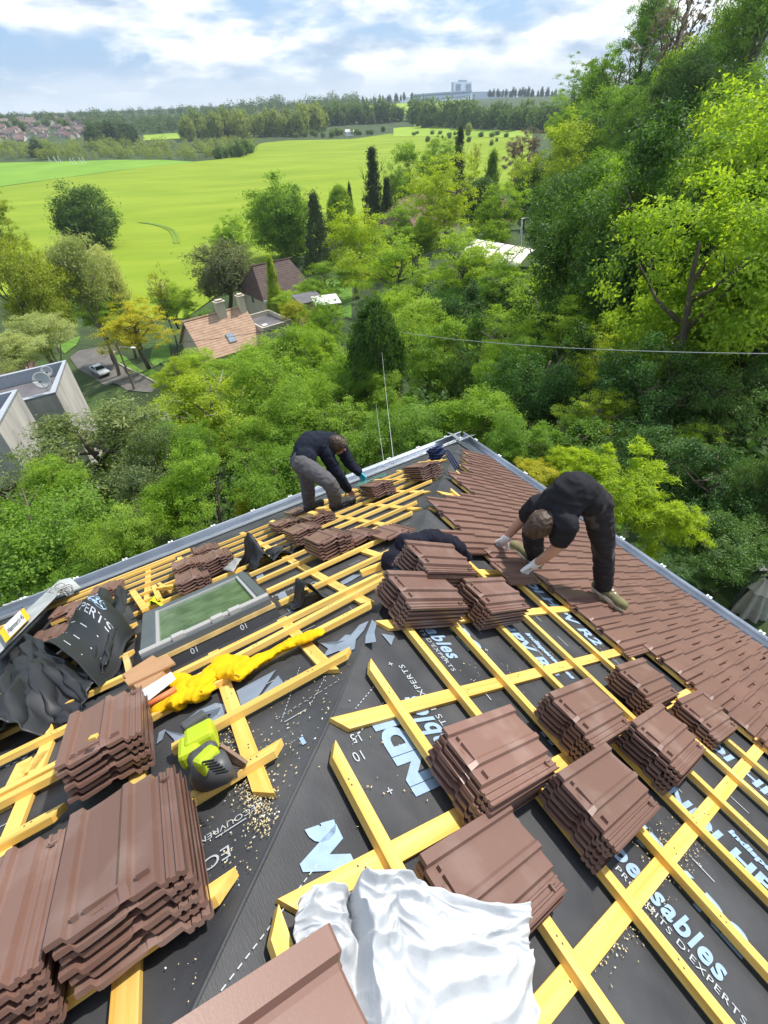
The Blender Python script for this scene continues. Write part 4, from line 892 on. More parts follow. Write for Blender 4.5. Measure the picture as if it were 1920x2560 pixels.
# ------------------------------------------------------------------ neighbouring houses
terra = mat('terracotta_tiles', (.50, .335, .235), .85, col2=(.40, .25, .17), vscale=1.4, bump=(.5, 9, .05)); brownr = mat('dark_brown_tiles', (.115, .075, .065), .8, col2=(.085, .055, .05), vscale=1.2, bump=(.5, 8, .05))
cream = mat('cream_render', (.62, .55, .44), .9, vary=.12, vscale=.6); conc = mat('weathered_concrete', (.50, .47, .44), .9, col2=(.33, .31, .29), vscale=1.2, stretch=(1, 1, .25)); flatr = mat('flat_roof_felt', (.16, .15, .16), .9, vary=.3, vscale=.5)
glass = mat('window_glass', (.05, .06, .07), .1, spec=.7); fascia = mat('white_fascia', (.75, .75, .73), .6)
def gable_house(r0, r1, run, drop, base, label, roofM, wallM, side, ov=.35, over_end=.4, hipped=0.0, courses=16):
    """a house from its ridge (two points), slope run and drop, ground height; side is the level direction the front slope falls"""
    r0 = np.array(r0); r1 = np.array(r1); L = nz(r1-r0); S = np.array(side); c = (r0+r1)/2
    h = thing('house', label, 'house', (c[0], c[1], base)); mb = MB(); a = r0-L*over_end; b = r1+L*over_end
    for sgn in (1, -1):
        off = S*sgn*(run+ov)+np.array([0, 0, -drop*(run+ov)/run]); n = courses
        for i in range(n):                                      # stepped courses
            t0, t1 = i/n, (i+1)/n; up = ZZ*.05
            a2 = a+L*hipped*0; p = [a+off*t0, b+off*t0, b+off*t1, a+off*t1]
            if hipped: p = [r0+(a-L*hipped-r0)*t0+off*t0, r1+(b+L*hipped-r1)*t0+off*t0, r1+(b+L*hipped-r1)*t1+off*t1, r0+(a-L*hipped-r0)*t1+off*t1]
            mb.hexa([p[0]-ZZ*.1, p[1]-ZZ*.1, p[2]-ZZ*.1, p[3]-ZZ*.1, p[0]+up*.2, p[1]+up*.2, p[2]+up, p[3]+up])
    if hipped:
        for e_, sg in ((r0, -1), (r1, 1)):
            q1 = e_+L*sg*(over_end+hipped)+S*(run+ov)-ZZ*drop*(run+ov)/run; q2 = e_+L*sg*(over_end+hipped)-S*(run+ov)-ZZ*drop*(run+ov)/run; mb.add([e_+ZZ*.03, q1, q2], [(0, 1, 2)])
    rf = mb.build('roof', roofM, h)
    mb = MB(); n_ = int(np.linalg.norm(b-a)/.38); pts = [a+(b-a)*i/n_ for i in range(n_+1)]
    for p in pts: mb.tube([p-L*.17+ZZ*.05, p+L*.17+ZZ*.09], .13, 6)
    mb.build('ridge_tiles', roofM, rf)
    mb = MB(); ee = hipped*.9; A = [r0-L*ee+S*run-ZZ*drop, r1+L*ee+S*run-ZZ*drop, r1+L*ee-S*run-ZZ*drop, r0-L*ee-S*run-ZZ*drop]; bz = lambda q: np.array([q[0], q[1], base-1.5])
    for i in range(4): p, q = A[i], A[(i+1) % 4]; mb.add([p, q, bz(q), bz(p)], [(0, 1, 2, 3)])
    if not hipped: mb.add([A[0], r0-ZZ*.12, A[3]], [(0, 1, 2)]); mb.add([A[1], r1-ZZ*.12, A[2]], [(0, 1, 2)])
    mb.build('wall', wallM, h)
    def win(c_, u, wd, hg, n): 
        n = np.array(n); u = np.array(u); m1 = MB(); 
        m1.prism([c_-u*wd/2-ZZ*hg/2, c_+u*wd/2-ZZ*hg/2, c_+u*wd/2+ZZ*hg/2, c_-u*wd/2+ZZ*hg/2], n*.05); f_ = m1.build('window', fascia, h); m2 = MB(); k = .1
        m2.prism([c_+n*.055-u*(wd/2-k)-ZZ*(hg/2-k), c_+n*.055+u*(wd/2-k)-ZZ*(hg/2-k), c_+n*.055+u*(wd/2-k)+ZZ*(hg/2-k), c_+n*.055-u*(wd/2-k)+ZZ*(hg/2-k)], n*.01); m2.build('pane', glass, f_)
    Lw = np.linalg.norm(A[1]-A[0])
    for k in (.25, .6): win(A[0]+(A[1]-A[0])*k-ZZ*1.4, L, 1.2, 1.2, S)
    win((A[0]+A[3])/2-ZZ*1.0, S, 1.1, 1.3, -L)
    return h, rf, L, S, A
def level(x0, y0, d0, x1, y1):
    a = at(x0, y0, d0); b = atz(x1, y1, a[2]); return a, b
cq = lambda x, y: (420+x*.28933, 620+y*.28933)
r0, r1 = level(*cq(152, 636), 66, *cq(640, 508)); L = nz(r1-r0); S = np.array([L[1], -L[0], 0])
h1, rf1, L, S, A = gable_house(r0, r1, 4.3, 3.9, r0[2]-6.6, 'cream house with terracotta roof and two chimneys below the garden trees', terra, cream, S)
def on_slope(u, v, lift=0): return r0+(r1-r0)*u+S*4.3*v-ZZ*3.9*v+nz(S*3.9+ZZ*4.3)*lift
for u, wd, hg in ((.60, 1.25, 1.5), (.98, .85, 1.6)):
    c_ = r0+(r1-r0)*u+S*.35; mb = MB(); R = np.array([L, S, ZZ]).T
    mb.box(c_+ZZ*(hg/2-.6), (wd, .8, hg+1.2), R); ch_ = mb.build('chimney', cream, rf1); mb = MB(); mb.box(c_+ZZ*(hg+.06), (wd+.25, 1.05, .14), R); mb.box(c_+ZZ*(hg+.30), (wd*.8, .6, .1), R)
    for dx in (-.35, .35):
        mb.box(c_+L*wd*dx+ZZ*(hg+.19), (.12, .5, .16), R)
    mb.build('chimney_cap', cream, ch_)
mb = MB(); mb.hexa([on_slope(u, v, l) for l in (0, .16) for u, v in ((.47, .58), (.60, .58), (.60, .82), (.47, .82))]); rw = mb.build('roof_window', MT['grey'], rf1); mb = MB(); mb.hexa([on_slope(u, v, l) for l in (.162, .17) for u, v in ((.485, .61), (.585, .61), (.585, .79), (.485, .79))]); mb.build('pane', mat('sky_glass', (.35, .42, .5), .05, metal=.6), rw)
# its flat roofed extension
e0_ = r1+L*.45+S*.2-ZZ*2.4; ex = thing('flat_extension', 'flat roofed extension with pale parapet beside the terracotta house', 'extension', (e0_[0], e0_[1], r0[2]-6.6)); R = np.array([L, S, ZZ]).T
def ebox(name, c_, sz, M, par): m1 = MB(); m1.box(e0_+L*c_[0]+S*c_[1]+ZZ*c_[2], sz, R); return m1.build(name, M, par)
ebox('wall', (2.4, 1.0, -2.5), (4.8, 6.4, 4.4), cream, ex); rfx = ebox('roof', (2.4, 1.0, -.28), (4.7, 6.3, .05), flatr, ex)
for c_, sz in (((2.4, -2.2, .02), (4.9, .22, .6)), ((2.4, 4.2, .02), (4.9, .22, .6)), ((4.75, 1, .02), (.22, 6.18, .6)), ((.05, 1, .02), (.22, 6.18, .6))): ebox('parapet', c_, sz, cream, ex)
ebox('roof_light', (.9, 3.3, .1), (.7, .7, .5), fascia, ex)
# dark roofed house behind
r0b, r1b = level(*cq(820, 140), 80, *cq(1045, 92)); Lb = nz(r1b-r0b); Sb = np.array([Lb[1], -Lb[0], 0])
hb_, rfb, *_r = gable_house(r0b-Lb*2.0, r1b, 4.7, 4.0, r0b[2]-6.8, 'low house with dark brown tiled roof and white fascia behind the pine', brownr, cream, Sb, hipped=1.1)
mb = MB(); q0 = r0b-Lb*3.6+Sb*5.08-ZZ*4.55; q1 = r1b+Lb*1.6+Sb*5.08-ZZ*4.55; mb.hexa([q0, q1, q1+Sb*.12, q0+Sb*.12, q0+ZZ*.5, q1+ZZ*.5, q1+Sb*.12+ZZ*.5, q0+Sb*.12+ZZ*.5]); mb.build('fascia', fascia, rfb)
# big brown roof further right
r0c, r1c = level(1000, 500, 112, 1075, 478); Lc = nz(r1c-r0c); Sc = np.array([Lc[1], -Lc[0], 0])
gable_house(r0c-Lc*1.0, r1c+Lc*4, 6.2, 5.2, r0c[2]-8.4, 'large house with plain brown roof behind the bright yellow green tree', mat('mid_brown_tiles', (.20, .115, .095), .85, vary=.2, vscale=1, bump=(.4, 6, .05)), cream, Sc, hipped=1.8)
gable_house(at(1236, 505, 120)-np.array([3, 0, 0]), at(1236, 505, 120)+np.array([3, 4, 0]), 3.5, 4.5, at(1236, 505, 120)[2]-9, 'steep roofed brick house half hidden by the purple tree', mat('brick_red', (.26, .13, .09), .9, vary=.2), mat('red_brick', (.25, .14, .10), .9, vary=.2), nz([.55, -.83, 0]))
# garden sheds
def shed(x, y, d, wx, wy, hg, heading, label, wallM, roofM, name='garden_shed'):
    p = at(x, y, d); Mx = np.array(pframe(p, heading)); X = lambda q: Mx[:3, :3]@np.array(q, float)+Mx[:3, 3]; s_ = thing(name, label, 'shed', p-ZZ*hg)
    m1 = MB(); m1.hexa([X(q) for q in ((-wx/2, -wy/2, -hg-1), (wx/2, -wy/2, -hg-1), (wx/2, wy/2, -hg-1), (-wx/2, wy/2, -hg-1), (-wx/2, -wy/2, -.35), (wx/2, -wy/2, -.35), (wx/2, wy/2, 0), (-wx/2, wy/2, 0))]); m1.build('wall', wallM, s_)
    m1 = MB(); k = .25; m1.hexa([X(q) for q in ((-wx/2-k, -wy/2-k, -.34), (wx/2+k, -wy/2-k, -.34), (wx/2+k, wy/2+k, .02), (-wx/2-k, wy/2+k, .02), (-wx/2-k, -wy/2-k, -.22), (wx/2+k, -wy/2-k, -.22), (wx/2+k, wy/2+k, .14), (-wx/2-k, wy/2+k, .14))]); m1.build('roof', roofM, s_)
    m1 = MB(); m1.box(X((wx*.2, -wy/2-.03, -1.4)), (.9, .05, 1.9), Mx[:3, :3]); m1.build('door', mat('shed_door', (.30, .17, .09), .8), s_)
shed(770, 742, 70, 3.4, 3.0, 2.6, .5, 'small pale yellow garden shed with flat grey roof', mat('pale_yellow_render', (.62, .56, .30), .9, vary=.1), flatr)
shed(815, 748, 68, 3.2, 2.6, 2.3, .3, 'brown timber shed with bright white roof', mat('brown_timber', (.32, .18, .09), .8, vary=.3, vscale=3), fascia)
# flat roofed neighbour at the left edge
zA = at(139, 982, 31)[2]
def parapet_house(corners, zt, hgt, label, M):
    C_ = [np.array(q) for q in corners]; n = len(C_); c = sum(C_)/n; h = thing('flat_roofed_house', label, 'house', (c[0], c[1], zt-hgt))
    m1 = MB()
    for i in range(n): p, q = C_[i], C_[(i+1) % n]; m1.add([p, q, q-ZZ*hgt, p-ZZ*hgt], [(0, 1, 2, 3)])
    m1.build('wall', M, h); m1 = MB(); m1.add([q-ZZ*.8 for q in C_], [tuple(range(n))]); m1.build('roof', flatr, h)
    m1 = MB(); ins = []
    for i in range(n):
        d0 = nz(C_[i]-C_[i-1]); d1 = nz(C_[(i+1) % n]-C_[i]); nn_ = lambda d: np.array([-d[1], d[0], 0]); a = nn_(d0); b = nn_(d1); a = a if a@(c-C_[i]) > 0 else -a; b = b if b@(c-C_[i]) > 0 else -b; ins.append(C_[i]+(a+b)*.28)
    for i in range(n):
        j = (i+1) % n; m1.add([C_[i]+ZZ*.05, C_[j]+ZZ*.05, ins[j]+ZZ*.05, ins[i]+ZZ*.05], [(0, 1, 2, 3)]); m1.add([ins[i]+ZZ*.05, ins[j]+ZZ*.05, ins[j]-ZZ*.8, ins[i]-ZZ*.8], [(0, 1, 2, 3)]); m1.add([C_[i]+ZZ*.05, C_[j]+ZZ*.05, C_[j]-ZZ*.1, C_[i]-ZZ*.1], [(0, 1, 2, 3)])
    m1.build('parapet', mat('parapet_cap', (.40, .43, .47), .55, vary=.15), h); return h, C_
fr_, nr_ = atz(*cr4(655, 242), zA), atz(*cr4(548, 560), zA); bl_ = atz(-260, cr4(0, 400)[1]+60, zA)
nl_ = nr_+(bl_-fr_)
hA, cA = parapet_house([fr_, nr_, nl_, bl_], zA, 7, 'pale concrete house with grey parapet and satellite dishes at the left edge', conc)
zB = at(43, 975, 27)[2]; fb = atz(*cr4(175, 532), zB); nb = atz(*cr4(-30, 905), zB); fb2 = fb+(bl_-fr_); nb2 = nb+(bl_-fr_)
hB, cB = parapet_house([fb, nb, nb2, fb2], zB, 3.2, 'lower pale concrete wing with grey parapet cut off by the left edge', conc)
m1 = MB(); k = .35; cc4 = [fb, nb, nb2, fb2]; ce = sum(cc4)/4
for i in range(4):
    p = cc4[i]+(ce-cc4[i])*.05-ZZ*3.2; q = cc4[(i+1) % 4]+(ce-cc4[(i+1) % 4])*.05-ZZ*3.2; m1.add([p, q, q-ZZ*5, p-ZZ*5], [(0, 1, 2, 3)])
m1.build('basement_wall', mat('recess_shade_render', (.10, .06, .07), .9), hB)  # recess below the wing, its shade put into the dark wall colour
def dish(x, y, d, r, label, look):
    p = at(x, y, d); s_ = thing('satellite_dish', label, 'dish', p-ZZ*1.2); n = nz(look); u = nz(np.cross(n, ZZ)); v = np.cross(u, n); m1 = MB()
    m1.grid(lambda a, b: p+n*(.25*r*(b*b))+r*b*(u*math.cos(6.2832*a)+v*math.sin(6.2832*a)), 24, 5); o = m1.build('reflector', mat('dish_grey', (.42, .43, .43), .5), s_, smooth=True); sl_ = o.modifiers.new('t', 'SOLIDIFY'); sl_.thickness = .015
    m1 = MB(); m1.tube([p-n*.02, p-n*.12-ZZ*.4, p-n*.12-ZZ*1.5], .035, 8); m1.build('mast', MT['lgrey'], s_); m1 = MB(); m1.tube([p-v*r*.9, p+n*r*1.1-v*r*.2], .015, 6); m1.box(p+n*r*1.1-v*r*.2, (.1, .1, .12)); m1.build('feed_arm', MT['grey'], s_)
dish(*cr4(415, 440), 30.5, .52, 'large grey satellite dish on the flat roof', [.35, -.85, .45]); dish(*cr4(460, 350), 32, .34, 'small grey satellite dish behind the larger dish', [.5, -.8, .4])
gable_house(atz(-60, 905, CZ-24), atz(50, 870, CZ-24), 4, 2.6, CZ-32, 'pinkish tiled roof behind the flat roofed house', mat('pink_tiles', (.46, .26, .19), .85, vary=.2, vscale=1.5, bump=(.4, 8, .05)), cream, nz([.7, -.7, 0]))

# polytunnel shelter, swing frame
p0, p1, p2, p3 = [at(x, y, d) for x, y, d in ((1150, 640, 60), (1205, 622, 66), (1362, 650, 64), (1297, 664, 58.5))]
zt = max(p0[2], p2[2]); tn = thing('open_shelter', 'long shelter with translucent white curved roof among the trees', 'shelter', ((p0+p2)/2)-ZZ*3); m1 = MB()
def tnf(u, v): a = p0+(p3-p0)*u; b = p1+(p2-p1)*u; q = a+(b-a)*v; return np.array([q[0], q[1], p0[2]+(p2[2]-p0[2])*u*.5+1.0*math.sin(math.pi*v)])
m1.grid(tnf, 20, 10); tro = m1.build('roof', mat('translucent_sheet', (.86, .80, .68), .5), tn, smooth=True); sl_ = tro.modifiers.new('t', 'SOLIDIFY'); sl_.thickness = .05
m1 = MB()
for i in range(7): m1.tube([tnf(i/6, v)+ZZ*.05 for v in np.linspace(0, 1, 9)], .05, 5)
m1.build('roof_hoop', MT['grey'], tro)
for u in (0, .33, .66, 1):
    for v in (0, 1):
        q = tnf(u, v); m1 = MB(); m1.tube([q, q-ZZ*4], .06, 6); m1.build('post', MT['lgrey'], tn)
q0, q1 = tnf(.2, 0)-ZZ*2.2, tnf(.9, 0)-ZZ*2.2; m1 = MB(); m1.hexa([q0, q1, q1+np.array([0, .1, 0]), q0+np.array([0, .1, 0]), q0+ZZ*.7, q1+ZZ*.7, q1+np.array([0, .1, .7]), q0+np.array([0, .1, .7])]); m1.build('side_board', mat('pale_board', (.50, .56, .54), .6), tn)
sw_ = thing('swing_frame', 'white timber swing frame beside the rounded dark tree', 'swing', at(1318, 620, 70)); m1 = MB(); a, b = at(1304, 547, 70), at(1336, 541, 73); m1.tube([a, b], .09, 6); m1.build('top_bar', fascia, sw_)
for q in (a, b):
    for dx in (.9, -.9): m1 = MB(); m1.tube([q+np.array([.1, 0, 0]), q+np.array([.5, dx, -5])], .08, 6); m1.build('leg', fascia, sw_)

# poles, lamps and overhead wires
MT['pole'] = mat('weathered_pole', (.23, .19, .15), .9, vary=.3, vscale=2)
def street_lamp(bx, by, tx, ty, label, head, dep=None):
    b = hit(bx, by) if dep is None else at(bx, by, dep); d = (b-CAM)@FW; v = ray(tx, ty); k = ((b-CAM)[:2]@v[:2])/(v[:2]@v[:2]); t = CAM+v*k; t = np.array([b[0], b[1], t[2]])
    s_ = thing('street_lamp', label, 'street lamp', b); m1 = MB(); m1.tube([b-ZZ*.5, t], [.16, .11], 8); m1.build('pole', MT['pole'], s_)
    hd = CAM+ray(*head)*((t-CAM)@FW); m1 = MB(); m1.tube([t-ZZ*.6, hd+ZZ*.05], .05, 6); m1.build('arm', MT['lgrey'], s_); m1 = MB(); ball(m1, hd, .38, 10, (1, .6, .4)); m1.build('lamp_head', fascia, s_, smooth=True); return t
tl1 = street_lamp(*cr4(1330, 530), *cr4(1155, 60), 'wooden pole with white lamp head beside the lane', cr4(1312, 118))
tl2 = street_lamp(*cr4(590, 165), *cr4(500, -30), 'wooden pole with round lamp among the willows', (100, 788))
def wire(a, b, sag, label, rad=.012, name='overhead_wire', M=None, n=24):
    a, b = np.array(a), np.array(b); m1 = MB(); m1.tube([a+(b-a)*t-ZZ*sag*4*t*(1-t) for t in np.linspace(0, 1, n)], rad, 5); return tag(m1.build(name, M or MT['blackp'], None, smooth=True), label, 'wire')
wire(tl1, at(870, 780, 40), 1.0, 'dark wire running from the lane pole past the terracotta house', .02)
wire(tl1, tl2, 1.2, 'thin wire between the two lamp poles', .02)
lw = mat('light_cable', (.42, .43, .42), .6)
wire(at(985, 828, 27), at(1990, 885, 13), .28, 'long grey cable crossing in front of the wooded slope', .014, M=lw)
wire(at(1210, 975, 22), at(1990, 1110, 12), .2, 'thin lower wire crossing the shaded trees at right', .007)
wire(at(1640, 1340, 12), at(1990, 1420, 10), .1, 'faint wire low over the ivy at right', .005)
wire(at(955, 880, 24), PX(985, 1160, 'L', 0), .15, 'pale thin cable dropping to the zinc gutter', .0055, M=lw); wire(at(940, 1010, 20), PX(962, 1172, 'L', 0), .1, 'second pale cable left of the first above the gutter', .0045, M=lw)

# patio corner at the right: folded parasol, raised frame, log pile, pool cover
pz = CZ-10.6
pa = thing('parasol', 'folded grey cantilever parasol beyond the right gutter', 'parasol', at(1840, 1620, 13.2)); c8 = lambda x, y: (1760+x*.13559, 1360+y*.13559)
tA_, bA_ = at(*c8(1030, 470), 11.6), at(*c8(380, 1400), 13.4); m1 = MB(); beam(m1, bA_, tA_, .12, .12, np.array([1., 0, 0])); m1.build('mast', MT['grey'], pa); m1 = MB(); m1.box(tA_, (.2, .2, .14)); m1.build('mast_cap', MT['blackp'], pa)
tp_, bt_ = at(*c8(1170, 640), 11.6), at(*c8(640, 1560), 13.3); ax = bt_-tp_; m1 = MB(); u_ = nz(np.cross(ax, [0, 1, 0])); v_ = nz(np.cross(ax, u_))
def foldf(a, b):
    r = (.10+.26*math.sin(min(1, b*1.15)*math.pi*.55))*(1-.45*math.exp(-((b-.72)/.05)**2)); r *= 1+.22*math.sin(a*6.2832*8)*min(1, b*3); return tp_+ax*b+r*(u_*math.cos(6.2832*a)+v_*math.sin(6.2832*a))
m1.grid(foldf, 64, 24); m1.build('canopy', mat('grey_canvas', (.46, .45, .42), .9, vary=.2, vscale=5), pa, smooth=True); m1 = MB(); m1.tube([foldf(a, .72)*1 for a in np.linspace(0, 1, 20)], .02, 5); m1.build('strap', MT['lgrey'], pa)
m1 = MB(); m1.grid(lambda a, b: tp_+ax*(-.02+.17*b)+(.07+.22*b+.03*math.sin(a*50))*(u_*math.cos(6.2832*a)+v_*math.sin(6.2832*a)), 40, 5); m1.build('top_flap', mat('pale_canvas', (.48, .46, .40), .9), pa, smooth=True)
rb = thing('raised_bed', 'square wooden frame on the ground left of the folded parasol', 'planter', at(*c8(250, 1200), 13.4)); fr4 = [at(*c8(*q), d) for q, d in (((110, 1200), 13), ((245, 1090), 13.8), ((460, 1225), 13.2), ((300, 1330), 12.6))]
for i in range(4): m1 = MB(); beam(m1, fr4[i], fr4[(i+1) % 4], .05, .16, ZZ); m1.build('board', MT['rawwood'], rb)
for i in range(9):
    x, y = 900+random.random()*260, 1290+random.random()*280; a = at(*c8(x, y), 13.5-.4*random.random()); m1 = MB(); an = random.random()*.5; m1.tube([a, a+np.array([.9*math.cos(an), .7*math.sin(an), .05])], .11+.05*random.random(), 9)
    tag(m1.build('log', mat('log_bark', (.26, .16, .08), .95, vary=.5, vscale=9, bump=(.8, 14, .03)) if i == 0 else bpy.data.materials['log_bark'], None), 'split brown log in the pile behind the folded parasol', 'log', 'logs piled beside the parasol')
m1 = MB(); pc = [at(*c8(*q), 13.2) for q in ((860, 1725), (960, 1730), (1190, 1830), (1400, 2000), (1400, 2200), (1100, 2000))]; pc = [np.array([q[0], q[1], pc[0][2]]) for q in pc]; m1.prism(pc, ZZ*.12); tag(m1.build('pool_cover', mat('turquoise_cover', (.16, .52, .55), .5), None), 'turquoise pool cover at the right edge below the gutter', 'pool cover')
fn_ = thing('wire_frame', 'thin metal frame standing between the parasol and the logs', 'frame', at(*c8(880, 1600), 13))
m1 = MB(); m1.tube([at(*c8(800, 1650), 13), at(*c8(815, 1470), 12.8), at(*c8(990, 1570), 13), at(*c8(860, 1690), 13.2)], .012, 5); m1.build('bar', MT['lgrey'], fn_)

# ------------------------------------------------------------------ trees
def leaves(name, C, Nn, size, aspect, M, fold=.25, droop=0):
    """one mesh of diamond leaves: centres, normals, half lengths"""
    n = len(C); r = rng.normal(size=(n, 3)); 
    if droop: r = r*(1-droop)+np.array([0, 0, -1.])*droop
    Nn = Nn/(np.linalg.norm(Nn, axis=1, keepdims=True)+1e-9); t = r-(r*Nn).sum(1, keepdims=True)*Nn; t /= np.linalg.norm(t, axis=1, keepdims=True)+1e-9
    b = np.cross(Nn, t); s = np.asarray(size).reshape(-1, 1)*np.ones((n, 1)); wd = s*aspect
    v = np.stack([C-t*s, C+b*wd+Nn*s*fold*.5, C+t*s, C-b*wd+Nn*s*fold*.5], 1).reshape(-1, 3)
    me = bpy.data.meshes.new(name); me.vertices.add(4*n); me.vertices.foreach_set('co', v.ravel()); me.loops.add(4*n); me.loops.foreach_set('vertex_index', np.arange(4*n, dtype=np.int32))
    me.polygons.add(n); me.polygons.foreach_set('loop_start', np.arange(0, 4*n, 4, dtype=np.int32)); me.polygons.foreach_set('loop_total', np.full(n, 4, dtype=np.int32)); me.materials.append(M); me.update(calc_edges=True); me.validate(); return me
def sph(n): v = rng.normal(size=(n, 3)); return v/np.linalg.norm(v, axis=1, keepdims=True)
def crown(name, M, ncl, per, size, shape='round', cl=.20, aspect=.5, flat=.55, hole=.0, droop=0, up=.5, lum=.22, lobes=0):
    """crown in a unit box (radius 1): leaf clumps set over an uneven volume"""
    d = sph(ncl); 
    lob = sph(9); w_ = np.maximum(0, d@lob.T)**6; lobf = 1-lum+lum*1.3*w_.max(1)
    rad = (rng.random(ncl)**.38)*lobf
    P = d*rad[:, None]
    if lobes:
        c_ = sph(lobes)*(.35+.40*rng.random((lobes, 1))); c_[:, 2] = c_[:, 2]*1.05; r_ = .26+.22*rng.random(lobes); k = rng.integers(0, lobes, ncl); P = c_[k]+d*(rng.random((ncl, 1))**.4)*r_[k][:, None]*np.array([1.1, 1.1, .8])
        P = P/np.percentile(np.abs(P), 97, axis=0)
    if shape == 'round': P[:, 2] = np.where(P[:, 2] < 0, P[:, 2]*.9, P[:, 2])
    if shape == 'cone': z = rng.random(ncl)**1.25; rr = (1-z)*(.62+.38*rng.random(ncl))+.03; a = rng.random(ncl)*6.283; P = np.stack([rr*np.cos(a), rr*np.sin(a), 2*z-1], 1)
    if shape == 'column': z = rng.random(ncl); rr = np.sin(np.clip(z*.93+.07, 0, 1)*math.pi)**.55*(.75+.3*rng.random(ncl)); a = rng.random(ncl)*6.283; P = np.stack([rr*np.cos(a), rr*np.sin(a), 2*z-1], 1)
    if shape == 'umbrella': P[:, 2] = np.where(P[:, 2] < 0, P[:, 2]*.55, P[:, 2]); 
    if shape == 'tall': P[:, 2] = np.sign(P[:, 2])*np.abs(P[:, 2])**.8; P[:, :2] *= (1-.25*np.abs(P[:, 2:3]))
    if shape == 'tier':
        z = rng.random(ncl)**1.3; a = rng.random(ncl)*6.283; rr = (1-z)*rng.random(ncl)**.45*(.80+.20*np.sin(z*60)+.12*np.sin(a*5+z*30))+.02; P = np.stack([rr*np.cos(a), rr*np.sin(a), 2*z-1-rr*.18], 1)
    if hole: keep = np.array([vnoise(p*2.1, 3) > -hole for p in P]); P = P[keep]
    ncl = len(P); csz = cl*(.6+.8*rng.random(ncl)); C = np.repeat(P, per, 0)+rng.normal(size=(ncl*per, 3))*np.repeat(csz, per)[:, None]*np.array([.55, .55, .55*flat])
    Nn = rng.normal(size=C.shape)*.55+np.repeat(P, per, 0)*.55+np.array([0, 0, up]); 
    return leaves(name, C, Nn, size*(.6+.8*rng.random(len(C))), aspect, M, droop=droop)
LM = dict(
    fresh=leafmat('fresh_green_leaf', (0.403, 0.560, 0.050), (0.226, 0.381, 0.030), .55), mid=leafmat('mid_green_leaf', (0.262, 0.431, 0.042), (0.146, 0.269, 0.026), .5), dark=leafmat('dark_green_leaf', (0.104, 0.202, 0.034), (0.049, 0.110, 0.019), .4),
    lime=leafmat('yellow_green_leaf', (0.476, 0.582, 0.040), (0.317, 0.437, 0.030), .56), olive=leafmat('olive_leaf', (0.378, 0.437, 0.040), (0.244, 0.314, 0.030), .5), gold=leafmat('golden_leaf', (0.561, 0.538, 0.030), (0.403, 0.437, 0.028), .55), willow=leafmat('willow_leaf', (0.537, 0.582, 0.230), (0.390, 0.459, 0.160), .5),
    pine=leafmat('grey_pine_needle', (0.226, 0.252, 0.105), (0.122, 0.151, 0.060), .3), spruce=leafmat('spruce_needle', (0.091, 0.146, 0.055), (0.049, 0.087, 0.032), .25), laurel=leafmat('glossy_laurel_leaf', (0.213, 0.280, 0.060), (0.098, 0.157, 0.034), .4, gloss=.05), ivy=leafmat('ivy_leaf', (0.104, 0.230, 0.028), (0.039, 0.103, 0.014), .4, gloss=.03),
    bamboo=leafmat('bamboo_leaf', (0.451, 0.605, 0.045), (0.293, 0.437, 0.030), .58), purple=leafmat('purple_grey_twig', (0.281, 0.224, 0.185), (0.183, 0.146, 0.130), .3), far=leafmat('far_tree_leaf', (0.183, 0.280, 0.060), (0.104, 0.179, 0.042), .35), fard=leafmat('far_dark_leaf', (0.104, 0.174, 0.052), (0.059, 0.112, 0.036), .3), farl=leafmat('far_light_leaf', (0.329, 0.392, 0.090), (0.220, 0.286, 0.066), .4))
PR = {}
PR['fine'] = lambda k: crown('crown', LM[k], 330, 120, .024, cl=.15, aspect=.5, flat=.6, lobes=11)
PR['broad'] = lambda k: crown('crown', LM[k], 330, 90, .026, cl=.15, lobes=9, flat=.6)
PR['airy'] = lambda k: crown('crown', LM[k], 300, 80, .025, cl=.13, lobes=15, flat=.42)
PR['bushy'] = lambda k: crown('crown', LM[k], 380, 75, .029, cl=.17, lobes=14)
PR['tall'] = lambda k: crown('crown', LM[k], 330, 85, .026, 'tall', cl=.15, lobes=13, flat=.6)
PR['dome'] = lambda k: crown('crown', LM[k], 420, 80, .028, cl=.17, lum=.26)
PR['cone'] = lambda k: crown('crown', LM[k], 260, 55, .045, 'cone', cl=.17, aspect=.35, up=.2)
PR['tier'] = lambda k: crown('crown', LM[k], 420, 40, .045, 'tier', cl=.14, aspect=.28, up=.3, flat=.3)
PR['column'] = lambda k: crown('crown', LM[k], 420, 60, .036, 'column', cl=.16, up=.2)
PR['pine'] = lambda k: crown('crown', LM[k], 330, 60, .040, 'umbrella', cl=.17, aspect=.25, up=.8)
PR['laurel'] = lambda k: crown('crown', LM[k], 360, 75, .030, cl=.16, aspect=.36, lobes=10)
PR['willow'] = lambda k: crown('crown', LM[k], 260, 70, .045, 'tall', cl=.28, aspect=.3, droop=.55, lum=.42, hole=.35)
PR['bamboo'] = lambda k: crown('crown', LM[k], 210, 60, .070, 'tall', cl=.14, aspect=.15, droop=.45, up=.2, lobes=13)
PR['bare'] = lambda k: crown('crown', LM[k], 90, 18, .05, cl=.18, hole=.1, lum=.4)
PR['far'] = lambda k: crown('crown', LM[k], 120, 16, .115, cl=.28, lum=.35)
PR['ivy'] = lambda k: crown('crown', LM[k], 400, 90, .023, 'tall', cl=.15, lobes=13, flat=.7)
_cache = {}
def proto(shape, leaf, var):
    k = (shape, leaf, var)
    if k not in _cache: _cache[k] = PR[shape](leaf)
    return _cache[k]
MT['bark'] = mat('tree_bark', (.145, .115, .085), .95, col2=(.085, .068, .05), vscale=6, stretch=(1, 1, .3), bump=(.6, 10, .02))
MT['bark2'] = mat('pale_bark', (.30, .26, .20), .95, vary=.3, vscale=5)
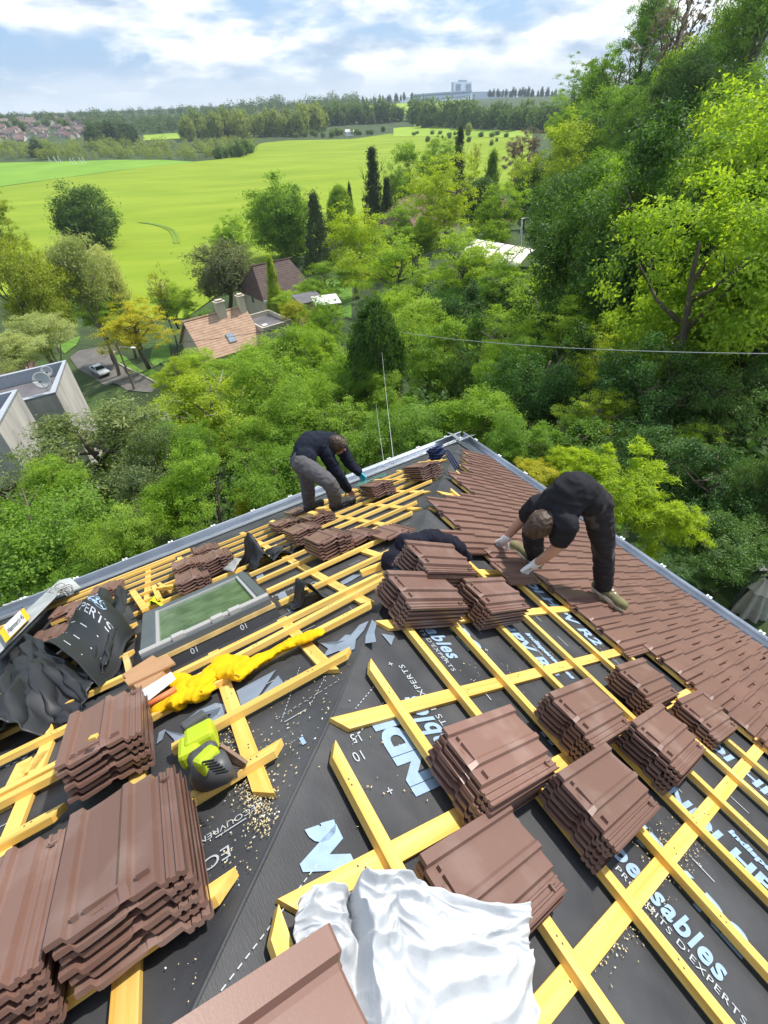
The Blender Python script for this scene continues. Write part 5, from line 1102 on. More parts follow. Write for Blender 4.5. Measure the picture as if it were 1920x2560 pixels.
def trunk(base, ctr, rx, rz, parent, M, limbs=6, thick=None, lean=(0, 0), show=.8):
    b = np.array(base, float); c = np.array(ctr, float); th = thick or max(.06, rx*.075); mb = MB(); top = c+np.array([0, 0, rz*.55*show]); n = 7
    P = [b+(top-b)*t+np.array([math.sin(t*5+b[0])*th*1.2, math.cos(t*4+b[1])*th*1.2, 0])*(t > 0) for t in np.linspace(0, 1, n)]; mb.tube(P, list(np.linspace(th, th*.25, n)), 7)
    for i in range(limbs):
        a = i*2.4+b[0]; t0 = .42+.5*i/limbs; p = b+(top-b)*t0; e = c+np.array([math.cos(a)*rx*.7, math.sin(a)*rx*.7, rz*(.05+.55*random.random())])
        if e[2] < p[2]: e[2] = p[2]+.15*rz
        m_ = (p+e)/2+np.array([0, 0, -.08*rz]); mb.tube([p, m_, e], [th*.45, th*.28, th*.08], 5)
        for s_ in (-1, 1):
            f = m_+(e-m_)*.3; g = f+np.array([math.cos(a+s_*.9)*rx*.35, math.sin(a+s_*.9)*rx*.35, rz*.28]); mb.tube([f, (f+g)/2+np.array([0, 0, .03*rz]), g], [th*.2, th*.12, th*.04], 4)
    return mb.build('trunk', M, parent, smooth=True)
_tn = [0]
def tree(cx_, cy_, w_, h_, dep, shape, leaf, label, name='tree', cat='tree', group=None, bark='bark', limbs=6, rot=None, deepz=1.0):
    """a tree whose crown centre lies on the sight line (view units) dep metres ahead; root on the terrain below it"""
    _tn[0] += 1; dg_ = (hit(cx_*V, (cy_+.3*h_)*V)-CAM)@FW; dep = min(dep, dg_*.97); p = at(cx_*V, cy_*V, dep); rx = w_*V/2*dep/FOC; rz = h_*V/2*dep/FOC*deepz; g = gz(p[0], p[1]); low = p[2]-rz
    if shape in ('cone', 'tier', 'column') and low > g: rz = (p[2]+rz-g-.3)/2; p = p.copy(); p[2] = g+.3+rz
    t = thing(name, label, cat, (p[0], p[1], min(g, p[2]-rz*.6)), group); b = np.array([p[0], p[1], min(g, p[2]-rz*.6)-.2])
    me = proto(shape, leaf, _tn[0] % 2); R = Matrix.Rotation(_tn[0]*2.399, 4, 'Z')
    M = Matrix.Translation(Vector(p)) @ R @ Matrix.Diagonal((rx, rx, rz, 1)); link('crown', me, t, M)
    trunk(b, p, rx, rz, t, MT[bark], limbs=limbs, show=1.5 if shape in ('tier', 'cone', 'column') else .8); return t
def shrub(cx_, cy_, w_, h_, dep, shape, leaf, label, name='shrub', group=None):
    _tn[0] += 1; p = at(cx_*V, cy_*V, dep); rx = w_*V/2*dep/FOC; rz = h_*V/2*dep/FOC; me = proto(shape, leaf, _tn[0] % 2)
    M = Matrix.Translation(Vector(p)) @ Matrix.Rotation(random.random()*6.28, 4, 'Z') @ Matrix.Diagonal((rx, rx, rz, 1)); return tag(link(name, me, None, M), label, 'shrub', group)

TREES = [
 (181, 480, 146, 142, 152, 'dome', 'dark', 'large round tree standing alone in the bright green field'),
 (22, 605, 165, 220, 62, 'broad', 'olive', 'olive yellow tree filling the left edge above the lane'),
 (-10, 520, 120, 150, 78, 'airy', 'olive', 'thin olive tree with mistletoe at the far left edge'),
 (165, 588, 120, 165, 68, 'willow', 'willow', 'tall pale silver willow in front of the lone field tree'),
 (232, 612, 92, 150, 76, 'willow', 'willow', 'smaller silver willow right of the taller one'),
 (290, 708, 142, 88, 70, 'airy', 'gold', 'low yellow tree beside the lane above the car'),
 (485, 592, 152, 148, 84, 'pine', 'pine', 'grey green umbrella pine behind the terracotta house'),
 (610, 478, 156, 165, 122, 'dome', 'mid', 'big leafy green tree at the field edge left of a dark fir'),
 (683, 492, 80, 118, 114, 'cone', 'spruce', 'dark fir touching the big leafy tree at the field edge'),
 (505, 528, 85, 92, 112, 'airy', 'fresh', 'pale green tree behind the umbrella pine'),
 (735, 462, 62, 95, 124, 'column', 'mid', 'rounded green poplar left of the narrow cypress'),
 (757, 455, 15, 92, 126, 'column', 'spruce', 'very narrow dark cypress at the field edge'),
 (806, 418, 84, 158, 134, 'tier', 'spruce', 'tall pointed spruce against the bright field'),
 (836, 445, 62, 100, 136, 'tier', 'spruce', 'shorter spruce beside the tall pointed one'),
 (882, 392, 90, 112, 140, 'broad', 'mid', 'green tree right of the two spruces'),
 (954, 358, 72, 92, 150, 'broad', 'mid', 'green tree left of the dark fir with bare top'),
 (992, 338, 60, 98, 148, 'tier', 'spruce', 'dark fir with tiered crown standing above its neighbours'),
 (1027, 342, 34, 90, 152, 'bare', 'olive', 'thin half bare poplar right of the tiered fir'),
 (1062, 382, 66, 82, 138, 'cone', 'mid', 'dark green pointed tree before the brick house'),
 (1128, 345, 74, 112, 138, 'airy', 'purple', 'purplish grey tree without leaves beside the hill'),
 (960, 425, 142, 150, 88, 'airy', 'lime', 'bright yellow green tree covering the big brown roof'),
 (1085, 475, 108, 105, 84, 'bushy', 'fresh', 'pale green bush left of the swing frame'),
 (1035, 430, 78, 76, 100, 'bushy', 'dark', 'dark bush between the yellow green tree and the pale bush'),
 (1140, 425, 60, 90, 104, 'bushy', 'dark', 'dark tree behind the pale bush and the swing'),
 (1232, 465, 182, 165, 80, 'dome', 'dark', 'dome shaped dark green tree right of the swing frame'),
 (1185, 372, 140, 150, 104, 'broad', 'lime', 'yellow green tree on the hill above the dark dome'),
 (1265, 320, 150, 170, 110, 'broad', 'mid', 'mid green tree on the hill behind the yellow green one'),
 (1215, 262, 62, 80, 170, 'broad', 'fresh', 'small tree where the hill meets the far wood'),
 (1262, 220, 90, 110, 150, 'airy', 'mid', 'light crowned tree low on the wooded skyline'),
 (1330, 180, 130, 160, 128, 'airy', 'mid', 'feathery tree on the skyline left of the leaning trunk'),
 (1395, 110, 120, 180, 120, 'tall', 'mid', 'tall tree with drooping twigs on the skyline'),
 (1360, 300, 150, 170, 100, 'broad', 'mid', 'bushy tree at the foot of the leaning trunk'),
 (1470, 60, 170, 190, 98, 'bare', 'purple', 'leaning tree with bare twigs against the bright sky'),
 (1560, 150, 150, 260, 92, 'tall', 'mid', 'tall slim tree right of the leaning bare one'),
 (1640, 80, 150, 260, 84, 'tall', 'mid', 'tall tree at the upper right corner'),
 (1480, 230, 150, 190, 95, 'tall', 'fresh', 'sunlit tree behind the leaning trunks'),
 (1590, 290, 170, 190, 84, 'broad', 'mid', 'broad tree under the tall trunks at right'),
 (1690, 250, 140, 260, 76, 'tall', 'dark', 'dark tree at the right edge below the corner'),
 (1420, 405, 170, 140, 86, 'bushy', 'dark', 'dark evergreen bush under the leaning trunk'),
 (1525, 385, 150, 140, 74, 'bushy', 'dark', 'dark evergreen bush in the middle of the hill'),
 (1630, 395, 160, 150, 62, 'bushy', 'dark', 'dark evergreen bush at the right edge of the hill'),
 (1330, 405, 130, 130, 90, 'bushy', 'mid', 'round green bush right of the dark dome'),
 (1500, 500, 300, 170, 40, 'airy', 'lime', 'spreading yellow green maple in front of the wooded hill'),
 (555, 800, 170, 80, 52, 'fine', 'fresh', 'fresh green tree against the front wall of the terracotta roofed house'),
 (440, 795, 110, 70, 54, 'fine', 'fresh', 'small fresh tree at the gable of the terracotta roofed house'),
 (905, 500, 110, 90, 98, 'broad', 'fresh', 'light tree standing under the big brown roof'),
 (640, 640, 90, 50, 76, 'broad', 'fresh', 'low light tree under the white fascia'),
 (848, 525, 150, 90, 96, 'broad', 'fresh', 'fresh green tree hiding the wall of the big brown roofed house'),
 (700, 610, 90, 60, 74, 'broad', 'mid', 'green tree hiding the wall of the dark roofed house'),
 (1645, 580, 180, 190, 33, 'airy', 'fresh', 'light green maple at the right edge of the frame'),
 (1360, 590, 220, 150, 42, 'airy', 'fresh', 'light green maple left of the spreading one'),
 (1500, 650, 240, 190, 34, 'broad', 'fresh', 'green maple below the spreading yellow green one'),
 (1580, 740, 210, 190, 30, 'broad', 'olive', 'olive maple with pale flowers at right'),
 (1210, 640, 170, 130, 50, 'airy', 'fresh', 'light green tree in front of the white shelter'),
 (1090, 620, 130, 110, 56, 'airy', 'fresh', 'light green tree left of the white shelter'),
 (1000, 580, 150, 130, 60, 'airy', 'fresh', 'leafy tree below the bright yellow green one'),
 (985, 680, 110, 140, 44, 'ivy', 'ivy', 'dark ivy clad tree in the middle of the wood'),
 (770, 560, 150, 140, 78, 'broad', 'lime', 'round yellow green tree between the two brown roofs'),
 (862, 600, 150, 150, 66, 'airy', 'fresh', 'airy green tree before the big brown roof'),
 (590, 612, 52, 100, 76, 'cone', 'lime', 'slim conical yellow green tree before the dark roofed house'),
 (640, 672, 60, 34, 66, 'bushy', 'gold', 'golden shrub between the two houses'),
 (700, 720, 90, 130, 46, 'airy', 'fresh', 'thin tree with visible forked trunk before the sheds'),
 (860, 690, 150, 120, 44, 'broad', 'fresh', 'light green tree right of the forked trunk'),
 (640, 795, 190, 130, 42, 'airy', 'fresh', 'loose green tree below the flat extension'),
 (455, 870, 240, 160, 30, 'fine', 'lime', 'bright yellow green tree below the terracotta roof'),
 (585, 850, 190, 150, 31, 'fine', 'fresh', 'bright green tree right of the brightest one'),
 (380, 805, 90, 80, 40, 'fine', 'lime', 'small lime tree beside the lane kerb'),
 (740, 855, 150, 150, 29, 'airy', 'fresh', 'light green tree left of the dark ivy column'),
 (812, 775, 118, 225, 26, 'column', 'dark', 'dark ivy covered column rising alone in the middle'),
 (930, 790, 170, 190, 33, 'broad', 'mid', 'mid green tree right of the ivy column'),
 (1035, 800, 150, 200, 33, 'ivy', 'ivy', 'dark ivy tree under the black cable'),
 (1100, 740, 170, 150, 38, 'airy', 'mid', 'green tree behind the black cable'),
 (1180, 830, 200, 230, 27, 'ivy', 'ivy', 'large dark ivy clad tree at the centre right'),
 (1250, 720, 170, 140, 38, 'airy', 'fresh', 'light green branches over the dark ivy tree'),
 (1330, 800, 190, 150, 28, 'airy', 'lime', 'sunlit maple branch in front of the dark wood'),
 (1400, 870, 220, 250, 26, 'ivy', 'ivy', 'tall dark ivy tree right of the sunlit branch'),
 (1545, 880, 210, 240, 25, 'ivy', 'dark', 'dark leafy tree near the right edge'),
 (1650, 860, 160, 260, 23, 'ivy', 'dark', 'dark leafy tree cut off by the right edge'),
 (1620, 800, 130, 110, 24, 'airy', 'olive', 'olive branch with bare patch at the right edge'),
 (208, 968, 285, 195, 21, 'laurel', 'laurel', 'large dark glossy leaved tree before the flat roofed house'),
 (330, 1010, 160, 150, 18, 'laurel', 'laurel', 'dark glossy leaved tree right of the larger one'),
 (420, 960, 120, 120, 20, 'fine', 'mid', 'blue green tree between the laurel and the bright trees'),
 (560, 960, 150, 110, 21, 'fine', 'mid', 'green tree above the grey green bush'),
 (700, 915, 190, 140, 21, 'fine', 'mid', 'dense green tree above the bent worker'),
 (590, 1030, 190, 150, 15, 'fine', 'mid', 'small leaved green tree left of the bent worker'),
 (430, 1080, 180, 190, 13.5, 'fine', 'fresh', 'light green small leaved tree just beyond the left gutter'),
 (70, 1150, 300, 230, 13.5, 'fine', 'mid', 'broad bright green tree at the lower left beyond the eave'),
 (240, 1170, 150, 150, 12.5, 'fine', 'mid', 'bright green tree right of the broad one beyond the eave'),
 (810, 950, 150, 110, 20, 'fine', 'mid', 'green tree behind the pale cables'),
 (900, 920, 160, 120, 20, 'fine', 'mid', 'green tree behind the roof corner on the left'),
 (1040, 925, 170, 120, 19, 'fine', 'fresh', 'fresh green tree just behind the roof corner'),
 (1140, 960, 130, 110, 17, 'fine', 'mid', 'green tree right of the roof corner'),
 (1250, 965, 190, 120, 18, 'fine', 'mid', 'loose leafy tree above the yellow bamboo'),
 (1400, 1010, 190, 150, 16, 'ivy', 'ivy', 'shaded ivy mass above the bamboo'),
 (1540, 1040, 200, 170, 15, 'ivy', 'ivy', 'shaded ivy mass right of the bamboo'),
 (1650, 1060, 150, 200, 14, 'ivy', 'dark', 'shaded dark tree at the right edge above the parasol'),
 (840, 860, 110, 110, 26, 'fine', 'fresh', 'fresh green tree at the foot of the ivy column'),
 (1290, 900, 150, 110, 21, 'airy', 'lime', 'sunlit low branches between the dark ivy trees'),
 (1480, 960, 120, 80, 18, 'airy', 'fresh', 'pale leaves hanging in the dark wood at right'),
 (30, 760, 110, 70, 48, 'bushy', 'willow', 'grey green bush at the left edge below the olive tree'),
 (90, 720, 110, 90, 56, 'bushy', 'willow', 'grey green bush below the silver willows'),
 (200, 668, 100, 60, 76, 'bushy', 'fresh', 'low green hedge tree between willow and lane'),
 (370, 655, 80, 60, 84, 'bushy', 'fresh', 'low green bush between bare tree and pine'),
 (430, 700, 60, 50, 76, 'bushy', 'mid', 'green bush behind the terracotta gable'),
]
def filler(n, x0, x1, y0, y1, kinds, label, group, hgt, ok=lambda x, y: True):
    k = 0
    while k < n:
        x = random.uniform(x0, x1); y = random.uniform(y0, y1)
        if not ok(x, y): continue
        k += 1; g = gz(x, y); sh, lf = kinds[k % len(kinds)]; rz = random.uniform(*hgt); rx = rz*random.uniform(.62, .95); p = np.array([x, y, g+rz*1.15]); t = thing('tree', label, 'tree', (x, y, g), group)
        link('crown', proto(sh, lf, k % 2), t, Matrix.Translation(Vector(p)) @ Matrix.Rotation(random.random()*6.28, 4, 'Z') @ Matrix.Diagonal((rx, rx, rz, 1))); trunk((x, y, g-.3), p, rx, rz, t, MT['bark'], limbs=4)
def clear(x, y):
    P = np.array([x, y, gz(x, y)+4.])-CAM; d = P@FW; u = (960+FOC*(P@RT)/d)/V; v = (1280-FOC*(P@UP)/d)/V
    return not (930 < u < 1260 and v < 700) and u > 880
filler(62, 9, 46, 18, 64, (('ivy', 'ivy'), ('tall', 'fresh'), ('tall', 'mid'), ('airy', 'fresh'), ('tall', 'mid')), 'leafy tree in the crowded wood on the right slope', 'trees crowding the right slope', (2.8, 5.0), clear)
filler(9, 44, 100, 55, 120, (('broad', 'mid'), ('bushy', 'dark'), ('tall', 'mid')), 'green tree high on the wooded hill', 'trees high on the wooded hill', (3.5, 6))
filler(16, -26, 9, 16, 52, (('fine', 'mid'), ('broad', 'fresh'), ('broad', 'mid')), 'leafy tree in the crowded wood below the left gutter', 'trees crowding the left slope', (1.4, 2.2), lambda x, y: not (x < -11 and 20 < y < 40) and not (x < -16 and y > 44))
for T in TREES: tree(*T, bark='bark2' if T[6] in ('willow', 'lime') else 'bark')
tree(342, 622, 66, 100, 80, 'bare', 'olive', 'nearly leafless small tree at the field edge left of the pine', bark='bark2', limbs=11)
SHR = [
 (1345, 1060, 190, 170, 11.5, 'bamboo', 'bamboo', "tall yellow green bamboo behind the kneeling worker's back"), (1440, 1145, 130, 130, 10.8, 'bamboo', 'bamboo', 'lower bamboo clump against the right gutter'), (1285, 1020, 90, 110, 12, 'bamboo', 'bamboo', 'bamboo clump above the kneeling worker'),
 (1165, 1030, 105, 50, 13, 'bamboo', 'gold', 'orange tipped bamboo clump right of the roof corner'), (1225, 1000, 70, 70, 13, 'bamboo', 'bamboo', 'slim bamboo between the orange tipped clump and the worker'),
 (1540, 1170, 190, 130, 12.6, 'ivy', 'ivy', 'ivy covered bank behind the right gutter'), (1620, 1180, 170, 120, 13.2, 'ivy', 'ivy', 'ivy covered bank behind the folded parasol'), (1460, 1230, 100, 60, 12.2, 'ivy', 'ivy', 'low ivy right beside the right gutter'), (1690, 1210, 110, 120, 13.5, 'ivy', 'dark', 'dark shrub at the right edge beside the parasol'),
 (530, 1085, 60, 70, 15, 'airy', 'gold', 'yellowish shrub glimpsed beyond the left gutter'), (330, 1130, 110, 120, 15, 'laurel', 'laurel', 'dark glossy shrub in the gap between bright trees'), (120, 1040, 120, 100, 17, 'fine', 'fresh', 'fresh green shrub at the foot of the pale concrete wall'),
 (630, 1000, 110, 80, 16, 'fine', 'mid', "green shrub left of the bent worker's back"), (210, 1235, 170, 90, 12, 'fine', 'mid', 'bright shrub overhanging the hoist at the left eave'),
]
for T in SHR: shrub(*T)
# bare forest trunks that show between the crowns on the hill
for (x0, y0, x1, y1, d, r, lab) in ((1395, 330, 1500, -20, 92, .42, 'long leaning trunk rising to the bright sky'), (1365, 310, 1450, 110, 94, .30, 'second leaning trunk left of the longest'), (1480, 260, 1555, 60, 93, .28, 'leaning trunk right of the longest'), (1585, 300, 1640, 90, 82, .36, 'dark straight trunk near the right edge'), (1310, 290, 1335, 170, 108, .25, 'slim trunk low on the wooded skyline')):
    a, b = at(x0*V, y0*V, d), at(x1*V, y1*V, d); mb = MB(); g = gz(a[0], a[1]); root = np.array([a[0]-(b[0]-a[0])*.15, a[1], min(g, a[2]-2)]); mb.tube([root, a, (a+b)/2+np.array([.2, 0, .1]), b], [r*1.1, r, r*.75, r*.35], 8)
    t = thing('bare_trunk', lab, 'tree', root); mb.build('trunk', MT['bark'], t, smooth=True)
    mb = MB()
    for i in range(9):
        f = .45+.06*i; p = a+(b-a)*f; an = i*2.2; e = p+np.array([math.cos(an)*2.6, math.sin(an)*1.4, 2.2+random.random()*2.4])*(.5+.6*random.random()); mb.tube([p, (p+e)/2+np.array([0, 0, .3]), e], [r*.3, r*.2, r*.05], 5)
        for k in range(3): q = (p+e)/2+(e-p)*.16*k; z = q+np.array([random.gauss(0, 1), random.gauss(0, 1), .8]); mb.tube([q, z], [r*.1, r*.03], 4)
    mb.build('branch', MT['bark'], t, smooth=True)
for i, (pts, d, lab) in enumerate(((((1150, 830), (1120, 770), (1060, 730), (1040, 715)), 30, 'pale dead branch curving in the dark ivy'), (((1145, 880), (1110, 830), (1050, 800)), 29, 'second pale dead branch lower in the ivy'), (((1165, 690), (1158, 650), (1130, 610)), 34, 'pale bent branch above the dark ivy'), (((1330, 540), (1325, 500), (1310, 470)), 60, 'forked dead stem before the dark dome'), (((1395, 550), (1392, 510), (1405, 490)), 52, 'dead twig above the spreading maple'))):
    P = [at(x*V, y*V, d) for x, y in pts]; mb = MB(); mb.tube(P, list(np.linspace(.06, .02, len(P)))[::1], 6); m_ = P[len(P)//2]; mb.tube([m_, m_+np.array([.5, .1, .8])], [.035, .012], 5)
    tag(mb.build('dead_branch', MT['bark2'], None, smooth=True), lab, 'branch')

# ground cover under the wood, the far woods and hedges: masses
def mass(name, spots, leaf, label, kind='stuff', size=.115, var=3):
    C_ = []; S_ = []; Nn = []
    for (p, rx, rz) in spots:
        n = 150; q = sph(n)*(rng.random((n, 1))**.33); q = q*(1+.25*rng.normal(size=(n, 1))*.5); C_.append(np.array(p)+q*np.array([rx, rx, rz])); Nn.append(rng.normal(size=(n, 3))*.6+q*.7+np.array([0, 0, .6])); S_.append(np.full(n, (rx+rz)/2*size*1.25))
    me = leaves(name, np.concatenate(C_), np.concatenate(Nn), np.concatenate(S_)*(.6+.8*rng.random(sum(map(len, S_)))), .55, LM[leaf]); o = bpy.data.objects.new(name, me); COL.objects.link(o); return tag(o, label, 'wood', None, kind)
und = []
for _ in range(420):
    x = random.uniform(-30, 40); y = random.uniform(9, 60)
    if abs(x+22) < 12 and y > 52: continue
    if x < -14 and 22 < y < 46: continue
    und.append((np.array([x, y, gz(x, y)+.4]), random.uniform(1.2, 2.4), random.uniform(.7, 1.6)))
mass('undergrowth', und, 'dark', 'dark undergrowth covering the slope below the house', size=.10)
def band(line, n, hgt, jit, depthspread=1.06):
    """spots of crown on the terrain along a picture line of tree feet"""
    xs = [q[0] for q in line]; ys = [q[1] for q in line]; out = []
    for _ in range(n):
        x = random.uniform(xs[0], xs[-1]); y = np.interp(x, xs, ys)+random.uniform(-jit, 0); g = hit(x*V, y*V); d = (g-CAM)@FW; hh = hgt*(.65+.6*random.random()); rz = hh*V*d/FOC/2; rx = rz*random.uniform(.7, 1.1); out.append((g+ZZ*rz*.9, rx, rz))
    return out
mass('far_wood', band([(180, 285), (330, 292), (420, 285), (560, 262), (700, 252), (780, 246)], 260, 22, 26), 'fard', 'dark far wood under the skyline left of centre')
mass('far_wood', band([(-40, 262), (150, 258), (350, 248), (500, 242), (650, 236), (760, 228)], 200, 13, 3), 'fard', 'long dark treeline on the left skyline')
mass('far_wood', band([(690, 232), (800, 226), (860, 222)], 50, 9, 3), 'fard', 'thin treeline under the distant masts')
mass('far_wood', band([(-40, 345), (100, 346), (250, 344), (350, 345), (450, 346), (520, 338), (553, 330)], 230, 20, 26), 'farl', 'mixed bright scrub along the far edge of the left field')
for (x, y, w_, h_, lf, lab) in (): pass
def faround(line, n, w_, h_, jit, leaf, label, group, name='far_tree', dist=None):
    xs = [q[0] for q in line]; ys = [q[1] for q in line]
    for i in range(n):
        x = xs[0]+(xs[-1]-xs[0])*(i+random.random())/n; y = np.interp(x, xs, ys)+random.uniform(-jit, 0); g = hit(x*V, y*V) if dist is None else at(x*V, y*V, dist); d = (g-CAM)@FW; k = .7+.6*random.random(); rx = w_*k*V*d/FOC/2; rz = h_*k*V*d/FOC/2
        me = proto('far', leaf, i % 3); M = Matrix.Translation(Vector(g+ZZ*rz*.85)) @ Matrix.Rotation(random.random()*6.28, 4, 'Z') @ Matrix.Diagonal((rx, rx, rz, 1)); tag(link(name, me, None, M), label, 'tree', group)
faround([(895, 277), (960, 278), (1050, 281), (1130, 284), (1200, 286)], 26, 34, 44, 6, 'far', 'dense dark tree in the row beyond the crop field', 'row of trees beyond the crop field')
faround([(880, 262), (1000, 262), (1200, 266)], 20, 32, 26, 5, 'fard', 'tree of the second row below the long white building', 'second row below the building')
faround([(675, 277), (760, 272), (870, 264)], 20, 22, 36, 4, 'far', 'tree of the copse left of centre beyond the crop', 'copse beyond the crop')
faround([(395, 306), (500, 302), (640, 296), (700, 288)], 30, 28, 44, 8, 'farl', 'pale green tree of the wood in the middle distance', 'middle distance wood')
faround([(200, 318), (300, 316)], 12, 26, 36, 4, 'fard', 'dark conifer mass at the end of the far town', 'dark trees at the town')
faround([(460, 345), (520, 340), (550, 331)], 8, 20, 26, 3, 'far', 'round bush at the tip of the scrub beside the crop', 'bushes at the tip of the scrub')
faround([(640, 300), (760, 296), (830, 290)], 14, 13, 12, 6, 'far', 'small bush scattered on the far edge of the crop', 'bushes on the far edge of the crop')
faround([(880, 295), (960, 296), (1100, 300)], 12, 11, 9, 6, 'far', 'low bush dotted over the meadow right of centre', 'bushes dotted over the meadow')
faround([(905, 320), (960, 310), (1090, 318)], 7, 9, 10, 12, 'far', 'tiny bush inside the crop right of centre', 'tiny bushes in the crop')
faround([(1050, 211), (1130, 211), (1210, 213)], 24, 7, 16, 1, 'fard', 'slim dark tree on the skyline right of the tower', 'skyline trees right of the tower', dist=1350)
faround([(770, 227), (830, 222), (890, 217)], 14, 5, 13, 1, 'fard', 'slim dark tree on the skyline left of the tower', 'skyline trees left of the tower', dist=1380)
tree(78, 322, 30, 44, 560, 'far', 'fard', 'single dark tree among the scrub below the far town'); tree(1012, 281, 16, 24, 640, 'far', 'farl', 'small pale tree alone in the meadow before the dark row')

# ------------------------------------------------------------------ the far town, the long building with its tower, masts
wm = [mat('town_wall_'+n, c, .9) for n, c in (('cream', (.52, .46, .40)), ('white', (.60, .58, .55)), ('pink', (.46, .36, .31)))]; rm = [mat('town_roof_'+n, c, .9) for n, c in (('red', (.20, .13, .115)), ('brown', (.14, .11, .105)), ('orange', (.24, .175, .145)))]
TL_ = [('small far house with {} roof in the town at the left', 'houses of the far town with {} roofs', n) for n in ('red', 'brown', 'orange')]
town_me = {}
for r_ in range(3):
    for w2 in range(3):
        a = MB(); a.hexa([(-.5, -.4, -1), (.5, -.4, -1), (.5, .4, -1), (-.5, .4, -1), (-.5, -.4, .55), (.5, -.4, .55), (.5, .4, .55), (-.5, .4, .55)]); a.add([(-.5, -.4, .55), (-.5, .4, .55), (-.5, 0, 1.0)], [(0, 1, 2)]); a.add([(.5, -.4, .55), (.5, .4, .55), (.5, 0, 1.0)], [(0, 1, 2)])
        for x in (-.25, .1): a.box((x, -.405, .2), (.12, .02, .22), mi=1)
        b = MB(); b.hexa([(-.55, -.48, .50), (.55, -.48, .50), (.55, 0, 1.03), (-.55, 0, 1.03), (-.55, -.48, .54), (.55, -.48, .54), (.55, 0, 1.08), (-.55, 0, 1.08)]); b.hexa([(-.55, 0, 1.03), (.55, 0, 1.03), (.55, .48, .50), (-.55, .48, .50), (-.55, 0, 1.08), (.55, 0, 1.08), (.55, .48, .54), (-.55, .48, .54)]); b.box((.3, .1, 1.1), (.1, .1, .3))
        town_me[(r_, w2)] = (fixn(a.mesh('town_wall', [wm[w2], glass])), fixn(b.mesh('town_roof', rm[r_])))
for i in range(88):
    x = random.uniform(-30, 245); y = random.uniform(262, 306)-(x-100)*.02; g = hit(x*V, y*V); d = (g-CAM)@FW; sz = random.uniform(10, 17)*V*d/FOC; r_ = i % 3; wme, rme = town_me[(r_, random.randrange(3))]
    M = Matrix.Translation(Vector(g)) @ Matrix.Rotation(random.uniform(-.7, .9), 4, 'Z') @ Matrix.Diagonal((sz, sz, sz*.62, 1)); t = thing('town_house', TL_[r_][0].format(TL_[r_][2]), 'house', g, TL_[r_][1].format(TL_[r_][2])); link('wall', wme, t, M); link('roof', rme, t, M)
faround([(-30, 285), (100, 286), (240, 288)], 34, 14, 16, 24, 'far', 'small garden tree between the far town houses', 'garden trees of the far town')
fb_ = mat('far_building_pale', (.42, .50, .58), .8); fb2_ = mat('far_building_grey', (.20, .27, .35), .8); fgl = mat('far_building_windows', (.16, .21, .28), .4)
D_ = 1400.
def fq(x, y): return np.array([960+x*.28933, 160+y*.28933])
bl0 = at(*fq(140, 335), D_); lb = thing('long_building', 'long pale industrial building with a square tower on the skyline', 'building', bl0)
def fbox(x0, y0, x1, y1, dep, M, name, par, dd=40, slope=0):
    a, b, c_, e_ = at(*fq(x0, y1), dep), at(*fq(x1, y1+slope), dep), at(*fq(x1, y0+slope), dep), at(*fq(x0, y0), dep); off = np.array([0, dd, 0]); m1 = MB(); m1.prism([a, b, c_, e_], off); return m1.build(name, M, par)
hall = fbox(240, 272, 760, 345, D_, fb_, 'hall', lb, 60, -38); fbox(240, 262, 760, 276, D_-3, fb2_, 'roof_edge', hall, 70, -38); fbox(275, 303, 700, 312, D_-1, fgl, 'window_band', hall, 2, -30); fbox(450, 292, 500, 322, D_-1.5, fb2_, 'gate', hall, 2, -4)
tw = fbox(600, 155, 757, 345, D_+10, fb_, 'tower', lb, 45); fbox(650, 138, 715, 158, D_+15, fb2_, 'roof_plant', tw, 20)
for i in range(5): fbox(622, 172+i*14, 664, 180+i*14, D_+9, fgl, 'window_band', tw, 1); fbox(708, 172+i*14, 752, 180+i*14, D_+9, fgl, 'window_band', tw, 1)
fbox(140, 285, 240, 345, D_+5, fb_, 'annex', lb, 40); fbox(760, 240, 1110, 310, D_+20, fb2_, 'wing', lb, 50, -6); fbox(1110, 232, 1215, 290, D_+15, fb_, 'wing', lb, 50, 8)
for i, (x, y0, y1) in enumerate(((808, 200, 216), (812, 201, 216), (790, 205, 222), (800, 203, 216))):
    a, b = at(x*V, y1*V, 1600), at(x*V, y0*V, 1600); m1 = MB(); m1.tube([a, b], [.9, .4], 5); tag(m1.build('mast', MT['lgrey'], None), 'thin distant mast on the skyline at the centre', 'mast', 'distant masts')
# white jump frames in the left field, small white farm shed
for i, (x, y) in enumerate(((112, 353), (124, 352), (133, 351), (158, 355), (165, 355), (178, 354), (185, 353))):
    g = hit(x*V, y*V); d = (g-CAM)@FW; k = d/FOC*V; m1 = MB(); m1.tube([g, g+np.array([-3.2*k, 0, 12*k])], .35*k, 5); m1.tube([g+np.array([-3.2*k, 0, 12*k]), g+np.array([-5*k, 0, 0])], .3*k, 5); m1.box(g+ZZ*.5*k, (4*k, 2*k, 1.3*k)); tag(m1.build('trestle', fascia, None), 'small white trestle standing in the left field', 'trestle', 'white trestles in the left field')
g = hit(756*V, 294*V); shp = MB(); shp.box(g+ZZ*2, (9, 6, 4)); shp.add([g+np.array(q) for q in ((-5, -3.2, 4), (5, -3.2, 4), (5, 3.2, 4), (-5, 3.2, 4), (-5, 0, 6), (5, 0, 6))], [(0, 1, 5, 4), (3, 2, 5, 4), (0, 4, 3), (1, 2, 5)]); tag(shp.build('farm_shed', fascia, None), 'tiny white farm shed on the far edge of the crop', 'shed')

